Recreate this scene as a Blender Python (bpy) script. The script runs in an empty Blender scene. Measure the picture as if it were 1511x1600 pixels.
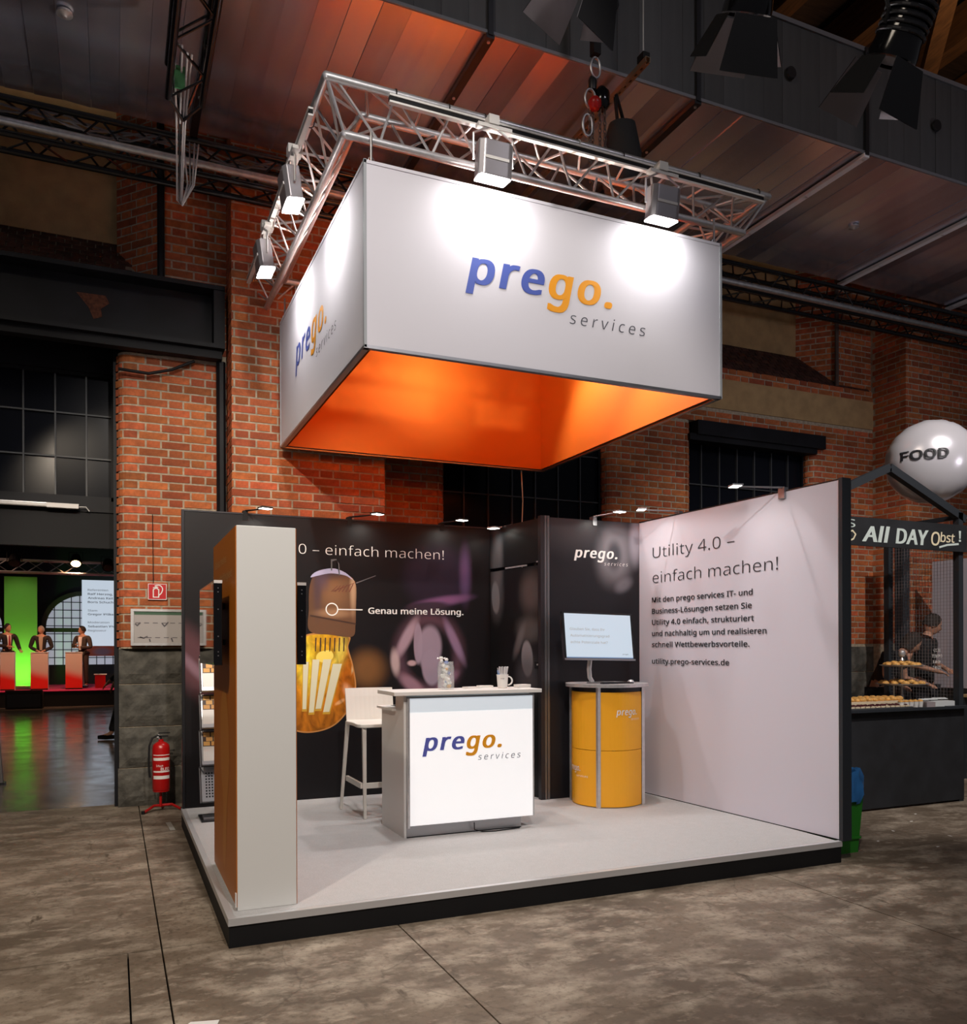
import bpy, bmesh, math, random
from mathutils import Vector, Matrix, noise
random.seed(7)
C = bpy.context.scene.collection
sc = bpy.context.scene
PI = math.pi
R = math.radians

# ------------------------------------------------------------------ camera
FPX, PX, PY = 1298.15, 735.932, 1014.385          # focal length and principal point in pixels of a 1511x1600 frame
CAM = Vector((-0.508, -4.161, 1.456))
yaw, pit, rol = R(-23.304), R(-0.08), R(-0.158)
Fw = Vector((-math.sin(yaw), math.cos(yaw), 0)); Rt = Vector((math.cos(yaw), math.sin(yaw), 0)); Up = Vector((0, 0, 1))
F2 = Fw*math.cos(pit)+Up*math.sin(pit); U2 = -Fw*math.sin(pit)+Up*math.cos(pit)
R3 = Rt*math.cos(rol)+U2*math.sin(rol); U3 = -Rt*math.sin(rol)+U2*math.cos(rol)
cd = bpy.data.cameras.new('camera'); cam = bpy.data.objects.new('camera', cd); C.objects.link(cam)
cd.sensor_fit = 'HORIZONTAL'; cd.sensor_width = 36; cd.lens = FPX*36/1511
cd.shift_x = (755.5-PX)/1511; cd.shift_y = (PY-800)/1511; cd.clip_end = 200
M = Matrix((R3, U3, -F2)).transposed().to_4x4(); M.translation = CAM
cam.matrix_world = M; sc.camera = cam
def proj(p):
    d = Vector(p)-CAM; z = d.dot(F2)
    if z < .1: return (-9999, -9999)
    return (PX+FPX*d.dot(R3)/z, PY-FPX*d.dot(U3)/z)

# ------------------------------------------------------------------ world, exposure, lights
w = bpy.data.worlds.new('hall_air'); sc.world = w; w.use_nodes = True
w.node_tree.nodes['Background'].inputs[0].default_value = (.80, .78, .86, 1)
w.node_tree.nodes['Background'].inputs[1].default_value = .07
sc.view_settings.view_transform = 'Standard'; sc.view_settings.look = 'None'
sc.view_settings.exposure = 0.0; sc.view_settings.gamma = 1; sc.view_settings.use_curve_mapping = False
try:
    sc.cycles.max_bounces = 8; sc.cycles.sample_clamp_indirect = 4; sc.cycles.caustics_reflective = False; sc.cycles.caustics_refractive = False
except Exception: pass

def lamp(kind, loc, target, power, color=(1, 1, 1), size=.1, angle=60, blend=.5, size_y=None, spread=180):
    d = bpy.data.lights.new('lamp_light', kind); d.energy = power; d.color = color
    if kind == 'SPOT': d.spot_size = R(angle); d.spot_blend = blend; d.shadow_soft_size = size
    if kind == 'AREA':
        d.size = size; d.spread = R(spread)
        if size_y: d.shape = 'RECTANGLE'; d.size_y = size_y
    if kind == 'POINT': d.shadow_soft_size = size
    o = bpy.data.objects.new('lamp_light', d); C.objects.link(o); o.location = loc
    if target is not None:
        o.rotation_euler = (Vector(target)-Vector(loc)).to_track_quat('-Z', 'Y').to_euler()
    return o
WARM = (1, .86, .68); NEUT = (1, .95, .92); COOL = (.93, .93, 1)
# soft area lamps added high behind the camera as unseen fill
lamp('AREA', (-3.5, -4, 9), (0, 1, 0), 190, (1, .86, .70), 2.5)
lamp('AREA', (5, -7, 9.5), (3, 1, 1), 230, (.93, .9, 1), 2.5)
# key spot in front of the stand, then unseen spots added to brighten areas
lamp('SPOT', (.4, -3.6, 5.7), (1.0, 1.7, 1.1), 620, (1, .93, .87), .07, 70, .35)
lamp('SPOT', (-1.4, -2.9, 5.2), (.15, 4.1, 2.0), 900, (1, .84, .66), .07, 30, .5)  # added spot without a fixture, brightens the brick of the left piers
lamp('SPOT', (-2.6, -3.2, 6.2), (-1.0, 1.6, 0), 580, (1, .88, .74), .08, 62, .5)  # added spot without a fixture, lifts the floor at the left
lamp('SPOT', (5.4, -2.6, 6.2), (7.0, 1.9, 1.7), 1050, (1, .93, .88), .08, 58, .6)  # unseen spot added to brighten kiosk, balloon and the brick behind
# spotlights hung from the truss, inside the fascia, aimed into the stand
for (x, y, tx, ty, tz, p) in ((1.3, 1.3, 1.2, .6, 0, 120), (3.1, 1.5, 2.7, .8, 0, 150), (1.6, 2.9, 1.6, 1.8, 0, 90), (2.9, 2.7, 3.9, 1.2, .9, 70)):
    lamp('SPOT', (x, y, 4.42), (tx, ty, tz), p, NEUT, .05, 105, .6)
lamp('SPOT', (2.0, 1.9, 4.5), (3.64, 3.1, 4.2), 14, (1, .90, .7), .05, 56, .8)
for dx, dy, p in ((1, 0, 4), (-1, 0, 30), (0, 1, 3), (0, -1, 34)):
    lamp('AREA', (2.28+dx*.1, 2.16+dy*.1, 4.12), (2.28+dx*2, 2.16+dy*2, 4.10+(.2 if p > 9 else 0)), p, (1, .93, .85), .2, spread=70)  # unseen area lamps added to light the lining and warm the duct
lamp('SPOT', (-2.8, -1.5, 2.9), (.6, 2.6, 6), 70, (.93, .86, 1), .3, 60, 1)  # unseen lilac spot added to brighten the duct from the left
lamp('SPOT', (7.6, -2.5, 3.2), (7.4, 3.2, 5.6), 150, (.95, .88, 1), .3, 62, 1)  # unseen lilac spot added for the duct and upper brick at the right
lamp('AREA', (8, .5, 7.3), (8, .8, 9), 45, (1, .62, .32), 1.0)     # unseen lamp added to bring out the roof timbers

# ------------------------------------------------------------------ materials
MAT = {}
def mat(name, color, rough=.5, metal=0, emit=None, estr=1, noise=0, nscale=8, bump=0, bscale=60, spec=None, stretch=None, alpha=None, trans=0, vary=0, c2=None):
    if name in MAT: return MAT[name]
    m = bpy.data.materials.new(name); m.use_nodes = True; nt = m.node_tree; b = nt.nodes['Principled BSDF']
    col = tuple(color)+(1,) if len(color) == 3 else color
    b.inputs['Base Color'].default_value = col
    b.inputs['Roughness'].default_value = rough; b.inputs['Metallic'].default_value = metal
    if spec is not None: b.inputs['Specular IOR Level'].default_value = spec
    if emit: b.inputs['Emission Color'].default_value = tuple(emit)+(1,); b.inputs['Emission Strength'].default_value = estr
    if trans: b.inputs['Transmission Weight'].default_value = trans; b.inputs['IOR'].default_value = 1.45
    if alpha is not None: b.inputs['Alpha'].default_value = alpha
    def coords(scale):
        tc = nt.nodes.new('ShaderNodeTexCoord'); mp = nt.nodes.new('ShaderNodeMapping')
        mp.inputs['Scale'].default_value = stretch or (1, 1, 1)
        nt.links.new(tc.outputs['Object'], mp.inputs['Vector'])
        n = nt.nodes.new('ShaderNodeTexNoise'); n.inputs['Scale'].default_value = scale; n.inputs['Detail'].default_value = 6
        nt.links.new(mp.outputs[0], n.inputs['Vector']); return n
    last = None
    if noise:
        n = coords(nscale); mx = nt.nodes.new('ShaderNodeMix'); mx.data_type = 'RGBA'
        rp = nt.nodes.new('ShaderNodeMapRange'); rp.inputs[1].default_value = .35; rp.inputs[2].default_value = .65
        nt.links.new(n.outputs[0], rp.inputs[0]); nt.links.new(rp.outputs[0], mx.inputs[0])
        mx.inputs[6].default_value = tuple(c*(1-noise) for c in col[:3])+(1,)
        mx.inputs[7].default_value = tuple(c2)+(1,) if c2 else tuple(min(1, c*(1+noise)) for c in col[:3])+(1,)
        nt.links.new(mx.outputs[2], b.inputs['Base Color']); last = mx.outputs[2]
    if vary:
        oi = nt.nodes.new('ShaderNodeObjectInfo'); ge = nt.nodes.new('ShaderNodeNewGeometry')
        ad = nt.nodes.new('ShaderNodeMath'); ad.operation = 'ADD'; fr = nt.nodes.new('ShaderNodeMath'); fr.operation = 'FRACT'
        nt.links.new(oi.outputs['Random'], ad.inputs[0]); nt.links.new(ge.outputs['Random Per Island'], ad.inputs[1]); nt.links.new(ad.outputs[0], fr.inputs[0])
        hs = nt.nodes.new('ShaderNodeHueSaturation'); mr = nt.nodes.new('ShaderNodeMapRange')
        mr.inputs[3].default_value = 1-vary; mr.inputs[4].default_value = 1+vary
        nt.links.new(fr.outputs[0], mr.inputs[0]); nt.links.new(mr.outputs[0], hs.inputs['Value'])
        mr2 = nt.nodes.new('ShaderNodeMapRange'); mr2.inputs[3].default_value = .5-.02*vary; mr2.inputs[4].default_value = .5+.03*vary
        mu = nt.nodes.new('ShaderNodeMath'); mu.operation = 'MULTIPLY'; mu.inputs[1].default_value = 7.3
        f2 = nt.nodes.new('ShaderNodeMath'); f2.operation = 'FRACT'
        nt.links.new(fr.outputs[0], mu.inputs[0]); nt.links.new(mu.outputs[0], f2.inputs[0]); nt.links.new(f2.outputs[0], mr2.inputs[0]); nt.links.new(mr2.outputs[0], hs.inputs['Hue'])
        if last: nt.links.new(last, hs.inputs['Color'])
        else: hs.inputs['Color'].default_value = col
        nt.links.new(hs.outputs[0], b.inputs['Base Color'])
    if bump:
        n = coords(bscale); bp = nt.nodes.new('ShaderNodeBump'); bp.inputs['Strength'].default_value = bump; bp.inputs['Distance'].default_value = .01
        nt.links.new(n.outputs[0], bp.inputs['Height']); nt.links.new(bp.outputs[0], b.inputs['Normal'])
    MAT[name] = m; return m

brickM = mat('red_brick', (.42, .105, .036), .85, noise=.22, nscale=18, bump=.4, bscale=120, vary=.33)
mortarM = mat('mortar', (.43, .36, .265), .95, noise=.2, nscale=25)
stoneM = mat('grey_stone', (.085, .08, .068), .9, noise=.4, nscale=9, bump=.8, bscale=30)
creamM = mat('cream_plaster', (.46, .30, .14), .9, noise=.12, nscale=6, bump=.2)
blackS = mat('black_steel', (.006, .0065, .009), .55, noise=.4, nscale=3, spec=.25)
blackM = mat('black_matt', (.006, .006, .007), .65, spec=.3)
blackG = mat('black_gloss', (.006, .006, .007), .12)
aluM = mat('aluminium', (.70, .69, .70), .36, .75, noise=.06, nscale=30)
aluS = mat('satin_aluminium', (.42, .42, .44), .38, 1)
steelD = mat('dark_metal', (.05, .05, .055), .4, .8)
whiteP = mat('white_plastic', (.78, .76, .73), .4)
whiteL = mat('white_laminate', (.72, .71, .69), .35)
towerW = mat('tower_white', (.76, .76, .74), .4)
fabW = mat('white_fabric', (.70, .68, .73), .85)
wallW = mat('white_wall_print', (.68, .65, .735), .6)
fabO = mat('orange_fabric', (.80, .165, .001), .8)
orangeT = mat('tower_orange', (.50, .145, .006), .45)
orangeC = mat('counter_orange', (.96, .44, .02), .38)
printBlk = mat('black_print', (.020, .019, .021), .5)
txtW = mat('white_lettering', (.85, .85, .83), .5)
txtK = mat('black_lettering', (.02, .02, .025), .5)
txtG = mat('grey_lettering', (.08, .08, .10), .5)
txtB = mat('blue_lettering', (.07, .11, .42), .5)
txtO = mat('orange_lettering', (.90, .36, .01), .5)
glassM = mat('clear_glass', (.85, .9, .9), .04, alpha=.16)
winG = mat('dark_window_glass', (.005, .006, .010), .18, spec=.12)
greenM = mat('green_bin', (.02, .20, .015), .5)
redM = mat('red_enamel', (.42, .006, .006), .3)
skinM = mat('skin', (.50, .26, .17), .6)
hairM = mat('dark_hair', (.02, .013, .01), .8)
hairG = mat('grey_hair', (.32, .29, .26), .8)
chalkM = mat('chalkboard', (.011, .012, .015), .7, noise=.3, nscale=5)
kioskM = mat('kiosk_frame_paint', (.018, .022, .028), .6)
woodD = mat('dark_roof_timber', (.10, .045, .015), .8, noise=.3, nscale=4, stretch=(8, 1, 8))

# floor materials
def floor_material(name, base, dark, light, rough0, rough1, scale=1.0, bumps=.35):
    m = bpy.data.materials.new(name); m.use_nodes = True; nt = m.node_tree; b = nt.nodes['Principled BSDF']; N = nt.nodes.new; L = nt.links.new
    tc = N('ShaderNodeTexCoord')
    def nz_(s, st, det=8, rough=.6, rot=0):
        mp = N('ShaderNodeMapping'); mp.inputs['Scale'].default_value = st; mp.inputs['Rotation'].default_value = (0, 0, rot); L(tc.outputs['Object'], mp.inputs[0])
        n = N('ShaderNodeTexNoise'); n.inputs['Scale'].default_value = s*scale; n.inputs['Detail'].default_value = det; n.inputs['Roughness'].default_value = rough; L(mp.outputs[0], n.inputs[0]); return n.outputs[0]
    def rng(o, a, c):
        r = N('ShaderNodeMapRange'); r.inputs[1].default_value = a; r.inputs[2].default_value = c; L(o, r.inputs[0]); return r.outputs[0]
    def mix(f, A, B, mode='MIX'):
        x = N('ShaderNodeMix'); x.data_type = 'RGBA'; x.blend_type = mode; L(f, x.inputs[0])
        for i, v in ((6, A), (7, B)):
            if isinstance(v, tuple): x.inputs[i].default_value = v+(1,)
            else: L(v, x.inputs[i])
        return x.outputs[2]
    c = mix(rng(nz_(.8, (1, 1, 1)), .35, .65), base, dark)
    c = mix(rng(nz_(3.2, (1, 1.6, 1), rot=.35), .46, .68), c, light)
    c = mix(rng(nz_(26, (1, 1, 1), 10, .7), .50, .72), c, dark)
    c = mix(rng(nz_(7, (.8, 1.7, 1), 10, .7, 1.2), .55, .70), c, light)
    c = mix(rng(nz_(5, (2, .7, 1), 6, .6, -.15), .62, .70), c, dark)
    vo = N('ShaderNodeTexVoronoi'); vo.feature = 'DISTANCE_TO_EDGE'; vo.inputs['Scale'].default_value = .55*scale
    mp = N('ShaderNodeMapping'); L(tc.outputs['Object'], mp.inputs[0]); ns = N('ShaderNodeTexNoise'); ns.inputs['Scale'].default_value = 2.2; ns.inputs['Detail'].default_value = 6
    L(tc.outputs['Object'], ns.inputs[0]); va = N('ShaderNodeVectorMath'); va.operation = 'MULTIPLY_ADD'; va.inputs[1].default_value = (.35, .35, .35); L(ns.outputs['Color'], va.inputs[0]); L(mp.outputs[0], va.inputs[2]); L(va.outputs[0], vo.inputs['Vector'])
    c = mix(rng(vo.outputs['Distance'], .004, -.006), c, tuple(v*.5 for v in dark))
    L(c, b.inputs['Base Color'])
    rr = N('ShaderNodeMapRange'); rr.inputs[1].default_value = .3; rr.inputs[2].default_value = .7; rr.inputs[3].default_value = rough0; rr.inputs[4].default_value = rough1
    L(nz_(2.5, (1, 1, 1)), rr.inputs[0]); L(rr.outputs[0], b.inputs['Roughness'])
    bp = N('ShaderNodeBump'); bp.inputs['Strength'].default_value = bumps; bp.inputs['Distance'].default_value = .006; L(nz_(30, (1, 1, 1), 10, .7), bp.inputs['Height']); L(bp.outputs[0], b.inputs['Normal'])
    return m
floorM = floor_material('worn_screed', (.22, .168, .12), (.095, .068, .045), (.38, .315, .24), .5, .75)
floorM2 = floor_material('polished_screed', (.17, .135, .115), (.13, .105, .09), (.24, .20, .17), .10, .24, bumps=.03)
def carpet_material():
    m = bpy.data.materials.new('carpet_grey'); m.use_nodes = True; nt = m.node_tree; b = nt.nodes['Principled BSDF']; N = nt.nodes.new; L = nt.links.new
    tc = N('ShaderNodeTexCoord'); n = N('ShaderNodeTexNoise'); n.inputs['Scale'].default_value = 260; n.inputs['Detail'].default_value = 3; L(tc.outputs['Object'], n.inputs[0])
    n2 = N('ShaderNodeTexNoise'); n2.inputs['Scale'].default_value = 14; n2.inputs['Detail'].default_value = 4; L(tc.outputs['Object'], n2.inputs[0])
    ad = N('ShaderNodeMath'); ad.operation = 'ADD'; L(n.outputs[0], ad.inputs[0]); ad.operation = 'MULTIPLY_ADD'; ad.inputs[1].default_value = .85; n3 = N('ShaderNodeMath'); n3.operation = 'MULTIPLY'; n3.inputs[1].default_value = .15; L(n2.outputs[0], n3.inputs[0]); L(n3.outputs[0], ad.inputs[2])
    cr = N('ShaderNodeMapRange'); cr.inputs[1].default_value = .3; cr.inputs[2].default_value = .75; L(ad.outputs[0], cr.inputs[0])
    mx = N('ShaderNodeMix'); mx.data_type = 'RGBA'; mx.inputs[6].default_value = (.38, .375, .375, 1); mx.inputs[7].default_value = (.56, .55, .55, 1); L(cr.outputs[0], mx.inputs[0]); L(mx.outputs[2], b.inputs['Base Color'])
    b.inputs['Roughness'].default_value = .95
    bp = N('ShaderNodeBump'); bp.inputs['Strength'].default_value = .5; bp.inputs['Distance'].default_value = .004; L(n.outputs[0], bp.inputs['Height']); L(bp.outputs[0], b.inputs['Normal'])
    return m
carpetM = carpet_material()

def print_material(name, base, blobs, rough=.5):
    """a printed picture: soft ellipses in the panel's own x/z (metres). blob = (cx, cz, rx, rz, colour, strength, soft, tilt[, hollow])"""
    m = bpy.data.materials.new(name); m.use_nodes = True; nt = m.node_tree; b = nt.nodes['Principled BSDF']; N = nt.nodes.new; L = nt.links.new
    tc = N('ShaderNodeTexCoord'); cur = None
    for bl in blobs:
        cx, cz, rx, rz, col, st, soft, tilt = bl[:8]
        s = N('ShaderNodeVectorMath'); s.operation = 'SUBTRACT'; s.inputs[1].default_value = (cx, 0, cz); L(tc.outputs['Object'], s.inputs[0])
        ro = N('ShaderNodeVectorRotate'); ro.rotation_type = 'Y_AXIS'; ro.inputs['Angle'].default_value = tilt; L(s.outputs[0], ro.inputs[0])
        sc_ = N('ShaderNodeVectorMath'); sc_.operation = 'MULTIPLY'; sc_.inputs[1].default_value = (1/rx, 0, 1/rz); L(ro.outputs[0], sc_.inputs[0])
        ln = N('ShaderNodeVectorMath'); ln.operation = 'LENGTH'; L(sc_.outputs[0], ln.inputs[0])
        mr = N('ShaderNodeMapRange'); mr.interpolation_type = 'SMOOTHSTEP'; mr.inputs[1].default_value = 1-soft; mr.inputs[2].default_value = 1+soft*.3; mr.inputs[3].default_value = st; mr.inputs[4].default_value = 0
        L(ln.outputs['Value'], mr.inputs[0]); f = mr.outputs[0]
        if len(bl) > 8:
            m2 = N('ShaderNodeMapRange'); m2.interpolation_type = 'SMOOTHSTEP'; m2.inputs[1].default_value = bl[8]-.2; m2.inputs[2].default_value = bl[8]+.1; L(ln.outputs['Value'], m2.inputs[0])
            mm = N('ShaderNodeMath'); mm.operation = 'MULTIPLY'; L(f, mm.inputs[0]); L(m2.outputs[0], mm.inputs[1]); f = mm.outputs[0]
        x = N('ShaderNodeMix'); x.data_type = 'RGBA'; L(f, x.inputs[0])
        if cur: L(cur, x.inputs[6])
        else: x.inputs[6].default_value = tuple(base)+(1,)
        x.inputs[7].default_value = tuple(col)+(1,); cur = x.outputs[2]
    L(cur, b.inputs['Base Color']); b.inputs['Roughness'].default_value = rough; b.inputs['Specular IOR Level'].default_value = .3
    return m

# ------------------------------------------------------------------ mesh helpers
class MB:
    def __init__(s): s.v = []; s.f = []; s.m = []
    def add(s, vs, fs, mi=0):
        o = len(s.v); s.v += [tuple(v) for v in vs]; s.f += [tuple(i+o for i in f) for f in fs]; s.m += [mi]*len(fs); return s
    def box(s, x0, x1, y0, y1, z0, z1, mi=0, T=None):
        vs = [(x, y, z) for z in (z0, z1) for (x, y) in ((x0, y0), (x1, y0), (x1, y1), (x0, y1))]
        if T: vs = [T @ Vector(v) for v in vs]
        return s.add(vs, [(0, 3, 2, 1), (4, 5, 6, 7), (0, 1, 5, 4), (1, 2, 6, 5), (2, 3, 7, 6), (3, 0, 4, 7)], mi)
    def prism(s, pts, z0, z1, mi=0, T=None):
        n = len(pts); vs = [(p[0], p[1], z0) for p in pts]+[(p[0], p[1], z1) for p in pts]
        if T: vs = [T @ Vector(v) for v in vs]
        return s.add(vs, [tuple(range(n-1, -1, -1)), tuple(range(n, 2*n))]+[(i, (i+1) % n, n+(i+1) % n, n+i) for i in range(n)], mi)
    def tube(s, pts, r, n=8, mi=0, caps=True, closed=False):
        pts = [Vector(p) for p in pts]; k = len(pts); rr = r if isinstance(r, (list, tuple)) else [r]*k
        vs = []; prev = None
        for i, p in enumerate(pts):
            a = pts[i-1] if (i > 0 or closed) else p; b = pts[(i+1) % k] if (i < k-1 or closed) else p
            t = (b-a).normalized(); ref = prev if prev else (Vector((0, 0, 1)) if abs(t.z) < .9 else Vector((1, 0, 0)))
            u = (ref-t*ref.dot(t)); u = u.normalized() if u.length > 1e-6 else t.orthogonal().normalized(); prev = u; vv = t.cross(u)
            for j in range(n):
                an = 2*PI*j/n+PI/n; vs.append(p+(u*math.cos(an)+vv*math.sin(an))*rr[i])
        fs = []
        for i in range(k if closed else k-1):
            for j in range(n):
                a = i*n+j; b = i*n+(j+1) % n; i2 = (i+1) % k; fs.append((a, b, i2*n+(j+1) % n, i2*n+j))
        if caps and not closed: fs += [tuple(range(n-1, -1, -1)), tuple(range((k-1)*n, k*n))]
        return s.add(vs, fs, mi)
    def lathe(s, prof, n=20, c=(0, 0, 0), mi=0, T=None, cap=True):
        vs = []
        for (r, z) in prof:
            for j in range(n):
                a = 2*PI*j/n; vs.append(Vector((c[0]+r*math.cos(a), c[1]+r*math.sin(a), c[2]+z)))
        if T: vs = [T @ v for v in vs]
        fs = [(i*n+j, i*n+(j+1) % n, (i+1)*n+(j+1) % n, (i+1)*n+j) for i in range(len(prof)-1) for j in range(n)]
        if cap: fs += [tuple(range(n-1, -1, -1)), tuple(range((len(prof)-1)*n, len(prof)*n))]
        return s.add(vs, fs, mi)
    def mesh(s, name, mats, smooth=False):
        me = bpy.data.meshes.new(name); me.from_pydata(s.v, [], s.f)
        for m in (mats if isinstance(mats, (list, tuple)) else [mats]): me.materials.append(m)
        if any(s.m): me.polygons.foreach_set('material_index', s.m)
        if smooth: me.polygons.foreach_set('use_smooth', [True]*len(me.polygons))
        me.update(); return me
    def build(s, name, mats, parent=None, loc=None, rot=None, smooth=False, bevel=0):
        o = bpy.data.objects.new(name, s.mesh(name, mats, smooth)); C.objects.link(o)
        if parent: o.parent = parent
        if loc: o.location = loc
        if rot: o.rotation_euler = rot
        if bevel:
            b = o.modifiers.new('b', 'BEVEL'); b.width = bevel; b.segments = 2; b.limit_method = 'ANGLE'
        if smooth and not bevel:
            try: o.data.set_sharp_from_angle(angle=R(40))
            except Exception: pass
        return o
def B(x0, x1, y0, y1, z0, z1): return MB().box(x0, x1, y0, y1, z0, z1)
def tag(o, label=None, cat=None, group=None, kind=None):
    if label: o['label'] = label
    if cat: o['category'] = cat
    if group: o['group'] = group
    if kind: o['kind'] = kind
    return o
def thing(name, label, cat, loc=(0, 0, 0), rz=0, group=None):
    o = bpy.data.objects.new(name, None); C.objects.link(o); o.location = loc; o.rotation_euler = (0, 0, rz); o.empty_display_size = .1
    return tag(o, label, cat, group)
def copy_tree(o, parent=None):
    c = o.copy(); C.objects.link(c); c.parent = parent
    for ch in list(o.children): copy_tree(ch, c)
    return c
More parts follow.
